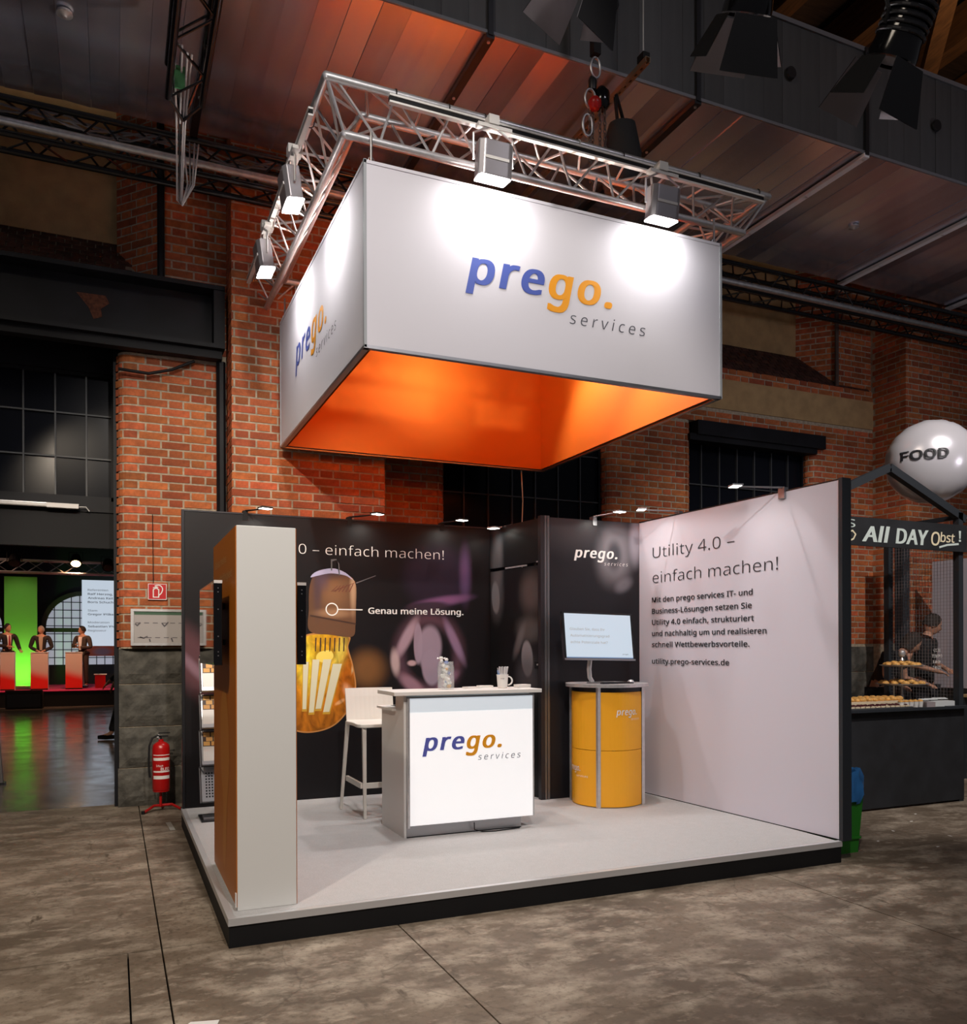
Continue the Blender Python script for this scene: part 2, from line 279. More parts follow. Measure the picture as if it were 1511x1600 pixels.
GLYPHS = """
 |209|
!|216|131,161 85,161 65,573 151,573;58,43 61,69 72,85 88,94 107,97 126,94 142,85 153,69 157,43 153,18 142,2 126,-8 107,-11 88,-8 72,2 61,18
,|215|154,84 136,23 111,-42 85,-103 33,-103 49,-38 63,31 73,93 148,93
-|258|32,184 32,246 226,246 226,184
.|215|58,43 61,69 72,85 88,94 107,97 126,94 142,85 153,69 157,43 153,18 142,2 126,-8 107,-11 88,-8 72,2 61,18
/|298|290,573 77,0 8,0 221,573
0|459|419,287 409,163 401,128 390,97 376,70 359,47 339,27 316,12 290,1 261,-6 229,-8 188,-4 153,8 122,27 97,54 76,88 60,129 48,176 42,229 39,287 41,346 48,399 58,446 73,486 93,520 119,547 149,566 186,578 229,581 269,578 304,566 335,547 361,520 382,486 399,446 410,399 417,346;110,287 111,238 115,194 121,156 131,125 143,98 159,78 190,59 229,52 268,59 298,78 314,98 326,124 336,156 343,194 347,238 348,287 347,336 343,380 336,417 326,449 314,475 298,495 268,515 229,521 190,515 159,495 143,475 131,449 121,417 115,380 111,336
1|459|285,0 216,0 216,400 216,439 217,470 219,499 196,477 169,455 108,405 71,452 226,573 285,573
2|459|417,0 38,0 38,59 188,210 261,287 306,353 318,387 322,424 315,466 294,496 261,514 221,520 181,517 147,506 83,466 45,513 94,548 153,572 221,581 255,579 285,572 313,562 347,540 372,510 384,485 391,458 394,428 392,399 386,371 375,344 361,318 344,292 324,267 247,185 128,67 128,64 417,64
3|459|395,439 392,403 381,372 363,347 340,326 310,311 277,302 277,298 319,290 353,276 379,255 398,229 409,198 413,163 410,131 403,101 390,74 371,50 348,30 318,14 283,2 241,-6 193,-8 110,-1 36,23 36,89 114,61 194,51 241,55 278,65 305,81 324,104 335,132 339,164 335,197 320,223 297,242 265,255 240,261 211,264 179,265 123,265 123,326 180,326 209,327 236,332 259,339 286,356 307,377 319,404 323,434 316,471 295,498 262,516 219,521 164,515 117,498 75,473 39,521 61,537 87,550 115,563 147,573 181,579 218,581 273,576 317,563 352,540 376,511 390,477
4|459|443,130 359,130 359,0 291,0 291,130 17,130 17,190 286,576 359,576 359,193 443,193;291,374 291,412 293,444 294,474 295,500 292,500 276,468 257,438 86,193 291,193
5|459|221,351 258,349 292,342 322,331 349,316 371,297 389,274 402,247 410,217 413,183 410,145 402,111 387,81 368,54 343,32 314,15 280,2 242,-5 199,-8 116,0 51,23 51,90 121,62 200,52 239,55 274,65 302,82 323,106 336,137 341,176 337,210 325,239 306,262 279,279 243,289 197,292 146,288 99,280 64,302 86,573 373,573 373,508 146,508 132,342 169,348
6|459|44,245 51,342 75,433 87,461 103,486 121,510 143,530 168,548 196,562 228,572 265,578 306,581 344,579 377,573 377,513 344,520 308,523 273,521 242,515 216,504 183,483 158,454 139,419 127,380 115,291 119,291 150,326 194,350 255,358 287,356 316,349 342,338 365,322 384,303 400,279 412,251 419,220 421,184 419,147 411,112 399,82 382,55 361,33 336,15 307,2 275,-5 239,-8 199,-4 163,7 130,26 101,54 84,76 70,103 59,133 51,166 46,204;238,51 270,55 297,66 320,84 337,109 348,143 351,184 348,218 339,247 324,271 302,289 274,300 241,303 205,299 175,287 150,270 131,248 119,223 115,198 123,146 146,99 185,64 210,55
7|459|109,0 344,508 35,508 35,573 419,573 419,518 187,0
8|459|229,581 261,579 291,574 318,565 352,546 378,519 395,485 400,443 396,411 385,383 346,338 291,303 355,265 381,242 401,216 414,185 419,148 416,118 408,90 395,65 378,44 356,26 330,11 300,1 267,-6 231,-8 192,-6 157,0 126,10 100,24 78,42 61,63 49,87 42,115 39,146 43,183 56,214 75,241 99,264 158,299 107,336 71,383 61,411 58,444 63,485 80,518 107,545 141,565 168,573 197,579;108,145 116,107 138,76 161,60 192,51 229,48 265,51 295,60 319,76 342,108 350,148 346,174 335,197 293,235 229,265 217,270 157,237 121,197 111,173;228,524 188,518 155,502 134,476 127,441 130,414 141,391 179,357 232,330 282,357 317,392 327,414 330,441 323,476 302,502 270,518
9|459|417,328 410,231 387,139 374,112 358,86 340,63 318,42 293,25 265,11 232,0 195,-6 154,-8 117,-6 82,0 82,60 115,53 152,50 188,52 218,58 245,68 278,90 303,118 316,141 327,165 334,192 346,281 341,281 310,247 266,223 204,214 173,216 144,223 118,235 95,250 76,270 61,294 49,321 42,352 40,387 43,426 50,460 63,491 80,517 101,540 127,557 156,570 188,578 223,581 262,577 299,565 332,545 361,518 377,495 391,469 402,439 410,406 415,369;223,521 192,518 165,507 142,488 124,463 113,429 110,388 113,354 122,325 137,301 158,284 186,273 220,269 256,273 286,285 311,303 330,325 342,349 346,374 338,426 315,474 277,508 252,518
:|215|58,43 61,69 72,85 88,94 107,97 126,94 142,85 153,69 157,43 153,18 142,2 126,-8 107,-11 88,-8 72,2 61,18;58,387 61,412 72,429 88,438 107,441 126,438 142,429 153,412 157,387 153,362 142,345 126,335 107,332 88,335 72,345 61,362
?|348|112,183 118,235 139,277 180,319 228,363 253,398 260,439 254,473 235,498 204,514 163,519 93,509 34,485 10,541 81,569 108,576 137,579 168,581 215,576 254,564 285,543 309,515 323,481 327,440 324,407 316,379 283,332 233,287 192,248 173,215 168,175 168,161 112,161;94,43 97,69 108,85 124,94 144,97 162,94 178,85 189,69 192,43 189,18 178,2 162,-8 144,-11 124,-8 108,2 97,18
A|513|437,0 368,177 141,177 73,0 0,0 224,575 289,575 512,0;282,415 274,438 263,473 255,500 247,468 238,438 230,415 165,241 346,241
B|521|241,573 307,569 361,558 404,541 434,515 453,478 459,431 456,399 446,371 431,347 409,328 382,313 350,304 350,300 415,279 441,261 461,236 474,203 478,163 475,130 467,100 454,74 436,52 413,33 385,19 354,8 318,2 279,0 78,0 78,573;256,329 300,331 334,339 357,352 377,382 384,423 376,463 351,490 324,502 289,509 245,511 150,511 150,329;150,269 150,61 265,61 311,64 346,74 371,91 388,112 398,138 401,168 398,197 388,221 370,241 344,256 321,263 293,267 260,269
C|507|323,517 294,516 266,510 241,502 206,482 178,456 162,434 149,410 139,383 131,353 127,321 125,286 128,241 135,200 147,164 164,132 186,105 213,83 244,68 281,58 322,55 394,62 460,78 460,15 393,-2 312,-8 257,-4 208,8 166,28 130,56 101,90 78,131 62,178 52,230 49,287 51,329 57,369 67,406 81,440 99,471 120,499 145,523 174,543 206,559 242,571 281,578 324,581 409,572 482,547 453,486 394,508
D|585|536,292 533,231 521,177 501,131 474,91 439,58 399,33 351,15 297,4 237,0 78,0 78,573 254,573 309,569 359,558 404,540 443,516 476,484 502,446 521,401 533,350;460,289 457,337 449,379 435,415 416,444 391,469 361,487 327,500 287,508 244,511 150,511 150,62 228,62 299,68 357,87 402,119 434,164 454,220
E|446|398,0 78,0 78,573 398,573 398,509 150,509 150,330 383,330 383,268 150,268 150,63 398,63
F|416|150,0 78,0 78,573 398,573 398,509 150,509 150,306 383,306 383,243 150,243
G|584|326,302 524,302 524,22 431,-1 323,-8 267,-4 217,8 173,28 136,55 105,89 81,130 63,176 52,229 49,286 53,343 65,395 84,442 111,482 145,517 186,544 233,564 286,577 346,581 437,572 516,547 489,484 421,508 342,517 298,514 259,505 225,489 195,468 170,441 150,409 136,373 127,332 124,286 127,243 134,202 146,166 164,133 187,106 216,84 251,68 292,58 340,55 404,59 452,68 452,238 326,238
H|594|516,0 443,0 443,267 150,267 150,0 78,0 78,573 150,573 150,330 443,330 443,573 516,573
I|272|239,0 32,0 32,42 99,57 99,515 32,531 32,573 239,573 239,531 172,515 172,57 239,42
K|496|496,0 411,0 209,273 150,222 150,0 78,0 78,573 150,573 150,290 199,345 249,399 403,573 488,573 261,323
L|420|78,0 78,573 150,573 150,64 400,64 400,0
M|727|330,0 142,502 139,502 142,461 144,407 144,347 144,0 78,0 78,573 184,573 361,103 364,103 544,573 650,573 650,0 578,0 578,352 579,408 581,460 584,501 581,501 390,0
N|610|532,0 447,0 141,476 138,476 141,432 143,378 144,320 144,0 78,0 78,573 161,573 467,99 470,99 468,137 466,193 464,249 464,573 532,573
O|626|577,287 576,244 570,204 561,166 547,132 531,101 510,73 486,49 459,29 428,13 393,1 355,-6 314,-8 271,-6 232,1 196,13 165,29 138,49 114,73 94,101 78,132 65,167 56,204 51,245 49,288 52,344 62,396 78,442 100,482 130,517 166,545 208,565 258,577 314,581 369,577 417,565 459,545 495,517 524,483 547,442 564,396 574,344;125,287 127,241 134,200 145,163 161,131 182,104 207,83 238,67 273,58 314,55 354,58 390,67 420,83 445,104 465,131 481,163 492,200 499,241 501,287 496,354 481,411 456,457 421,491 373,511 314,518 274,515 238,506 207,490 182,469 161,443 145,411 134,374 127,333
P|485|229,573 297,568 352,553 393,528 421,495 439,454 444,404 433,336 417,306 395,278 375,262 351,249 324,238 292,230 256,225 216,223 150,223 150,0 78,0 78,573;223,511 150,511 150,285 208,285 242,286 272,290 298,296 330,311 352,334 365,363 370,401 366,435 354,462 334,484 306,499 269,508
R|499|236,573 281,571 320,565 353,555 381,540 404,522 422,500 434,474 442,444 444,410 440,368 427,334 408,306 385,285 330,257 487,0 403,0 264,237 150,237 150,0 78,0 78,573;232,510 150,510 150,298 236,298 278,301 312,310 338,325 355,347 366,374 370,407 366,440 355,467 336,486 310,500 275,507
S|440|403,153 400,121 392,92 378,66 359,44 335,26 307,11 274,1 238,-6 198,-8 137,-5 83,4 41,19 41,88 113,65 201,55 240,57 273,66 298,79 316,98 327,120 330,147 327,173 318,194 302,213 277,230 196,265 131,294 85,330 57,375 48,435 51,464 58,490 71,513 89,533 110,550 136,563 165,573 197,579 231,581 318,572 389,549 366,487 302,508 229,517 196,515 169,507 148,494 133,478 124,457 121,434 124,407 133,386 149,367 172,351 246,318 332,279 362,255 385,228 398,194
T|446|259,0 187,0 187,509 8,509 8,573 437,573 437,509 259,509
U|586|513,202 511,164 503,128 489,95 470,65 446,40 416,20 380,4 338,-5 290,-8 225,-2 171,18 128,50 97,93 78,144 72,204 72,573 144,573 144,201 148,158 161,122 182,93 211,72 248,59 294,55 327,57 355,63 379,73 407,96 427,126 438,161 442,202 442,573 513,573
W|746|735,573 583,0 510,0 399,375 389,410 380,443 373,471 370,488 367,471 361,443 352,409 342,373 234,0 161,0 10,573 85,573 174,223 183,186 190,151 196,118 201,87 206,119 213,154 222,191 232,227 333,573 407,573 512,225 523,187 532,151 538,117 544,87 550,129 560,175 572,224 660,573
Y|454|227,291 376,573 454,573 263,222 263,0 191,0 191,219 0,573 79,573
Z|459|427,0 30,0 30,55 332,508 40,508 40,573 419,573 419,518 118,64 427,64
a|450|231,437 279,433 318,422 347,403 368,375 381,338 385,293 385,0 334,0 320,61 317,61 279,22 234,-1 172,-8 136,-5 103,6 75,23 55,48 41,80 37,119 43,159 59,192 87,219 127,238 179,251 243,257 316,259 316,285 310,330 293,359 265,375 227,380 163,370 106,347 84,400 151,426;252,208 204,203 167,195 141,182 118,155 110,119 115,87 132,66 157,53 188,49 223,52 253,62 279,79 299,103 311,134 315,172 315,210
b|493|139,461 138,410 135,373 139,373 161,398 189,419 213,429 240,435 272,437 322,431 365,412 401,381 428,338 444,283 449,215 447,168 439,127 427,91 410,61 390,36 365,17 337,3 306,-5 272,-8 240,-6 213,0 189,10 161,31 139,55 133,55 119,0 68,0 68,609 139,609;260,379 219,374 188,361 165,339 150,308 144,282 140,252 139,217 139,214 142,165 150,125 165,93 187,69 219,55 261,51 297,55 325,69 348,93 363,126 373,166 376,216 373,265 363,306 348,338 325,360 296,374
c|385|241,-8 204,-5 170,2 139,15 112,34 88,58 69,87 55,123 47,165 44,213 47,262 56,305 71,342 90,372 114,396 142,415 174,428 208,435 245,438 309,431 358,415 337,356 292,370 244,376 204,371 172,358 148,335 131,303 123,277 119,247 117,213 119,181 123,152 131,126 148,94 172,71 202,58 240,53 302,60 351,78 351,15 304,-2
d|493|221,-8 171,-2 128,17 92,48 65,91 49,146 44,214 49,282 66,338 93,381 128,413 171,432 221,438 280,429 323,407 354,374 359,374 356,405 354,438 354,609 425,609 425,0 368,0 358,58 354,58 323,24 279,1;232,51 273,55 305,67 328,88 343,117 352,154 355,200 355,213 352,263 343,304 329,336 306,360 274,375 231,379 196,374 168,359 146,334 130,300 120,260 117,213 120,165 130,125 146,93 168,69 197,55
e|452|234,438 269,435 301,427 329,414 354,396 374,373 390,346 402,315 409,281 411,244 411,201 117,201 122,157 134,119 154,90 181,69 215,56 254,52 327,60 392,82 392,20 327,-1 251,-8 212,-5 176,3 143,17 114,36 90,61 70,91 56,126 47,167 44,212 47,257 55,297 68,333 86,364 108,390 134,411 164,426 198,435;233,380 202,377 175,366 154,348 137,323 125,293 119,257 338,257 335,292 326,322 312,346 292,364 266,376
f|276|266,375 158,375 158,0 87,0 87,375 12,375 12,408 87,432 87,457 89,492 95,522 104,547 124,577 152,597 186,609 227,613 274,609 310,599 292,544 262,552 228,556 197,550 175,532 162,502 158,458 158,430 266,430
g|493|221,438 261,434 297,422 329,402 355,373 359,373 369,430 425,430 425,-7 423,-46 416,-80 404,-109 388,-135 367,-155 341,-172 310,-183 274,-190 233,-192 147,-186 78,-165 78,-100 149,-125 237,-134 271,-130 300,-119 324,-101 341,-77 352,-48 355,-13 355,4 356,32 358,57 354,57 329,28 299,8 263,-4 221,-8 170,-2 126,18 91,51 65,95 49,149 44,214 49,278 65,332 91,377 126,411 169,431;230,379 197,374 169,359 147,336 130,303 123,277 119,247 117,213 120,165 130,124 146,92 169,68 197,54 232,50 288,58 309,69 326,85 349,131 356,197 356,214 355,251 350,282 343,309 326,340 302,362 270,374
h|496|139,431 138,399 135,370 140,370 174,407 221,429 273,437 306,435 335,430 360,421 391,400 413,370 423,344 429,314 431,280 431,0 361,0 361,275 358,307 351,333 338,353 308,372 265,379 222,374 189,360 166,338 150,308 144,283 140,254 139,222 139,0 68,0 68,609 139,609
i|207|139,430 139,0 68,0 68,430;104,591 133,580 142,566 145,546 142,526 133,512 104,501 88,504 75,512 66,526 63,546 66,566 75,580 88,588
j|207|18,-192 -18,-190 -44,-183 -44,-126 -19,-132 9,-134 32,-130 51,-120 64,-100 68,-67 68,430 139,430 139,-64 136,-101 126,-133 110,-159 87,-177 56,-189;63,546 66,566 75,580 88,588 104,591 133,580 142,566 145,546 142,526 133,512 104,501 88,504 75,512 66,526
k|428|138,291 137,257 135,221 138,221 152,240 172,264 189,285 326,430 409,430 235,246 421,0 336,0 187,200 138,158 138,0 68,0 68,609 138,609
l|207|139,0 68,0 68,609 139,609
m|750|540,438 584,434 621,421 649,401 669,371 681,330 685,280 685,0 615,0 615,277 610,321 594,353 567,372 528,379 490,374 460,362 438,342 423,315 414,280 411,237 411,0 342,0 342,277 332,333 320,353 303,367 281,376 253,379 215,374 185,360 164,338 150,308 144,283 140,255 139,223 139,0 68,0 68,430 125,430 136,371 140,371 173,409 217,431 266,438 298,436 325,430 349,420 378,398 398,366 402,366 418,388 438,406 461,420 486,430 512,436
n|496|275,438 322,434 361,421 391,401 413,371 426,330 431,280 431,0 361,0 361,275 358,307 351,333 338,353 308,372 265,379 222,374 189,361 166,338 151,308 142,269 139,223 139,0 68,0 68,430 125,430 136,371 140,371 175,409 222,431
o|485|442,216 440,181 436,150 428,121 417,95 404,71 388,51 359,25 324,7 299,-1 271,-6 241,-8 200,-4 163,7 129,25 100,51 84,71 70,95 59,121 51,150 46,181 44,216 47,261 55,301 68,336 87,367 110,392 137,412 169,426 204,435 244,438 281,435 316,426 347,412 374,392 398,367 417,336 431,301 439,261;117,216 119,184 123,154 130,128 147,95 172,71 203,56 243,51 282,56 314,71 339,95 356,128 363,154 367,184 369,216 367,248 363,277 355,303 338,335 314,359 282,374 242,379 202,374 171,359 147,335 130,303 120,263
p|493|273,438 322,432 365,413 401,383 428,339 444,284 449,216 447,170 439,129 427,93 410,62 390,37 365,17 337,3 306,-5 272,-8 213,1 170,24 139,55 134,55 137,20 139,-16 139,-192 68,-192 68,430 126,430 136,371 139,371 170,405 213,429;260,379 221,374 190,362 167,342 152,313 145,289 141,261 139,229 139,216 140,182 144,152 150,126 165,93 188,70 220,55 261,51 297,56 326,72 348,98 364,131 371,157 375,186 376,217 373,262 363,302 348,334 325,359 296,374
q|493|354,-9 355,25 358,58 354,58 332,32 303,11 279,1 251,-6 219,-8 170,-2 128,17 93,48 66,91 49,146 44,214 47,261 54,302 67,338 83,368 104,393 129,413 157,427 188,435 221,438 253,436 280,429 304,419 333,397 355,371 358,371 369,430 425,430 425,-192 354,-192;233,51 272,55 304,67 327,87 342,116 349,140 353,168 355,199 355,213 352,263 343,305 328,337 305,361 273,375 231,379 196,374 167,359 145,334 130,300 120,260 117,213 120,165 130,126 146,93 168,70 197,55
r|331|269,438 295,437 319,433 310,368 287,372 264,374 217,363 176,334 149,289 139,229 139,0 68,0 68,430 126,430 134,351 137,351 170,395 214,426 240,435
s|384|348,119 343,80 327,49 302,24 268,6 241,-2 210,-6 176,-8 99,-1 42,19 42,83 104,60 178,49 224,53 256,66 274,86 280,112 271,141 239,167 174,196 103,228 76,245 57,266 45,292 41,324 46,358 61,386 85,408 118,425 157,435 202,438 275,430 339,409 315,353 258,372 197,380 159,377 131,366 114,350 108,328 119,298 154,274 219,246 289,215 314,197 333,176 344,150
t|290|212,50 245,53 272,59 272,5 240,-4 200,-8 167,-5 138,4 112,20 91,44 82,66 76,93 74,125 74,375 13,375 13,409 75,437 103,528 144,528 144,430 269,430 269,375 144,375 144,127 149,93 163,69 185,54
u|496|427,430 427,0 370,0 359,57 356,57 321,20 273,-1 220,-8 187,-6 159,-1 134,8 103,29 81,59 71,85 65,114 63,148 63,430 135,430 135,153 137,122 145,96 158,76 188,57 230,51 273,55 306,69 330,91 345,121 352,146 356,175 357,206 357,430
v|407|163,0 0,430 75,430 167,176 180,137 193,96 201,63 204,63 214,96 227,138 241,176 332,430 407,430 244,0
w|630|346,243 336,276 328,308 321,335 316,357 313,357 308,335 302,307 294,275 284,242 207,1 127,1 9,431 82,431 141,201 153,154 163,109 169,73 172,73 178,97 185,128 193,160 201,188 277,431 354,431 428,188 440,149 451,109 457,74 460,74 466,108 477,153 489,201 549,431 621,431 502,1 419,1
x|424|170,220 22,430 102,430 213,268 322,430 402,430 253,220 410,0 330,0 213,172 94,0 14,0
y|409|1,430 76,430 169,185 184,144 196,105 205,68 209,68 224,121 245,186 333,430 409,430 224,-59 188,-130 165,-156 138,-176 106,-188 67,-192 34,-190 9,-186 9,-130 30,-133 56,-135 99,-126 130,-99 152,-59 174,-2
z|377|346,0 31,0 31,47 262,375 45,375 45,430 340,430 340,377 112,55 346,55
ß|506|419,495 416,469 407,447 379,411 346,383 318,357 306,330 312,311 332,291 377,259 427,221 459,178 467,153 470,123 465,81 451,48 429,23 399,6 362,-5 321,-8 254,-1 204,19 204,83 237,67 276,54 318,49 356,54 382,67 396,89 401,118 394,152 371,181 326,214 273,253 246,288 238,326 241,349 249,369 276,400 309,426 336,454 345,471 347,491 340,520 319,540 286,551 245,555 193,547 171,537 154,521 142,499 139,468 139,0 68,0 68,468 71,502 78,530 91,554 119,581 155,599 183,607 213,612 245,613 279,612 309,608 336,600 371,584 397,561 413,531
ä|450|231,437 279,433 318,422 347,403 368,375 381,338 385,293 385,0 334,0 320,61 317,61 279,22 234,-1 172,-8 136,-5 103,6 75,23 55,48 41,80 37,119 43,159 59,192 87,219 127,238 179,251 243,257 316,259 316,285 310,330 293,359 265,375 227,380 163,370 106,347 84,400 151,426;252,208 204,203 167,195 141,182 118,155 110,119 115,87 132,66 157,53 188,49 223,52 253,62 279,79 299,103 311,134 315,172 315,210;113,546 116,564 124,576 151,585 177,576 186,564 188,546 186,529 177,516 151,506 124,516 116,529;264,546 267,564 275,576 301,585 327,576 336,564 338,546 336,529 327,516 301,506 275,516 267,529
ö|485|442,216 440,181 436,150 428,121 417,95 404,71 388,51 359,25 324,7 299,-1 271,-6 241,-8 200,-4 163,7 129,25 100,51 84,71 70,95 59,121 51,150 46,181 44,216 47,261 55,301 68,336 87,367 110,392 137,412 169,426 204,435 244,438 281,435 316,426 347,412 374,392 398,367 417,336 431,301 439,261;117,216 119,184 123,154 130,128 147,95 172,71 203,56 243,51 282,56 314,71 339,95 356,128 363,154 367,184 369,216 367,248 363,277 355,303 338,335 314,359 282,374 242,379 202,374 171,359 147,335 130,303 120,263;131,546 134,564 142,576 168,585 195,576 203,564 206,546 203,529 195,516 168,506 142,516 134,529;281,546 284,564 292,576 318,585 345,576 353,564 356,546 353,529 345,516 318,506 292,516 284,529
–|401|32,184 32,246 369,246 369,184
"""
GL = {}
for ln in GLYPHS.strip('\n').split('\n'):
    c_, adv, cs_ = ln[0], ln[2:].split('|')[0], ln[2:].split('|')[1]
    GL[c_] = (int(adv)/1000, [[tuple(int(n)/1000 for n in p.split(',')) for p in sp.split(' ')] for sp in cs_.split(';') if sp])
TMP = bpy.data.scenes.new('scratch')
def evaluated_mesh(o):
    """mesh of an object after its modifiers or curve fill, worked out in a scratch scene"""
    TMP.collection.objects.link(o); vl = TMP.view_layers[0]; vl.update(); dg = vl.depsgraph; dg.update()
    me = bpy.data.meshes.new_from_object(o.evaluated_get(dg)); TMP.collection.objects.unlink(o); return me
TC = {}; LI = {}
def text_mesh(body, offset=0, shear=0, spacing=1):
    """outline letters (x right, y up, 1 em = 1) filled as a flat mesh; offset fattens or thins the strokes"""
    key = (body, offset, shear, spacing)
    if key not in TC:
        V = []; F = []; W = []; x = 0; heavy = max(0, offset-.010); base = min(offset, .010)
        for n_, c in enumerate(body):
            adv, sps = GL[c]
            if sps:
                cu = bpy.data.curves.new('t', 'CURVE'); cu.dimensions = '2D'; cu.fill_mode = 'BOTH'; cu.offset = base
                for sp in sps:
                    q = cu.splines.new('POLY'); q.points.add(len(sp)-1); q.use_cyclic_u = True
                    for p_, (a_, b_) in zip(q.points, sp): p_.co = (a_, b_, 0, 1)
                o = bpy.data.objects.new('t', cu); me = evaluated_mesh(o)
                for ly, dx in enumerate((-heavy, 0, heavy) if heavy else (0,)):       # bold strokes: the same outline printed side by side
                    k = len(V); V += [(v.co.x+x+dx+v.co.y*shear, v.co.y*(1.3 if shear and c == 'g' and v.co.y < 0 else 1), ly) for v in me.vertices]; F += [tuple(i+k for i in p_.vertices) for p_ in me.polygons]; W += [n_]*len(me.polygons)
                bpy.data.objects.remove(o); bpy.data.curves.remove(cu); bpy.data.meshes.remove(me)
            x += adv+(spacing-1)*.5+heavy
        TC[key] = (V, F); LI[key] = W
    return TC[key]
def line(parent, body, x0, x1, base, cap, m, frame, offset=0, shear=0, spacing=1, th=.0015, split=None, **k):
    """a line of print between x0 and x1 on a baseline with a given capital height"""
    vs, fs = text_mesh(body, offset, shear, spacing); ys = [v[1] for v in vs]; f = cap/.714
    return lettering(parent, body, x0, x1, base+min(ys)*f, base+max(ys)*f, m, frame, offset, shear, spacing, split, th, **k)
def lettering(parent, body, x0, x1, z0, z1, mats, frame, offset=0, shear=0, spacing=1, split=None, th=.0015, name='lettering', ref=None, label=None):
    """flat lettering fitted into a box x0..x1, z0..z1 of the plane given by frame (4x4: local x right, local z up, local -y outwards)"""
    vs, fs = text_mesh(body, offset, shear, spacing)
    rx = [v[0] for v in vs]; ry = [v[1] for v in vs]; a, b_, c, d = min(rx), max(rx), min(ry), max(ry)
    out = []
    for (x, y, ly) in vs:
        X = x0+(x-a)/(b_-a)*(x1-x0); Z = z0+(y-c)/(d-c)*(z1-z0); out.append(frame @ Vector((X, -th-ly*.0006, Z)))
    mb = MB()
    if split is None: mb.add(out, fs)
    else:
        mb.v = [tuple(v) for v in out]; mb.f = list(fs); mb.m = [1 if n_ >= split else 0 for n_ in LI[(body, offset, shear, spacing)]]
    o = mb.build(name, mats, parent)
    if label: o['label'] = label
    return o
def plane_frame(origin, ang=0, tilt=0):
    return Matrix.Translation(origin) @ Matrix.Rotation(ang, 4, 'Z') @ Matrix.Rotation(tilt, 4, 'X')
def logo(parent, x0, z0, w, frame, mats, th=.0015, small=True):
    """two-tone italic word mark over a small spaced word"""
    line(parent, 'prego.', x0, x0+w*.80, z0, w*.190, [mats[0], mats[1]], frame, .030, .2, 1.10, split=3, th=th)
    if small: line(parent, 'services', x0+w*.555, x0+w, z0-.112*w, w*.072, mats[2], frame, -.006, .2, 1.35, th=th)

# ------------------------------------------------------------------ brickwork
COURSE = .077
def arc(cx, cy, r, a0, a1, n=5): return [(cx+r*math.cos(R(a0+(a1-a0)*i/n)), cy+r*math.sin(R(a0+(a1-a0)*i/n))) for i in range(n+1)]
def inpoly(p, poly):
    x, y = p; c = False; j = len(poly)-1
    for i in range(len(poly)):
        if (poly[i][1] > y) != (poly[j][1] > y) and x < (poly[j][0]-poly[i][0])*(y-poly[i][1])/(poly[j][1]-poly[i][1])+poly[i][0]: c = not c
        j = i
    return c
HIDE = [[(441, 506), (574, 250), (1126, 378), (1126, 620), (848, 737), (443, 702)], [(288, 800), (765, 829), (852, 807), (1000, 818), (1317, 752), (1317, 1320), (288, 1320)]]
def visible(p):
    q = proj(p)
    return -8 < q[0] < 1519 and -8 < q[1] < 1608 and not any(inpoly(q, h) for h in HIDE)
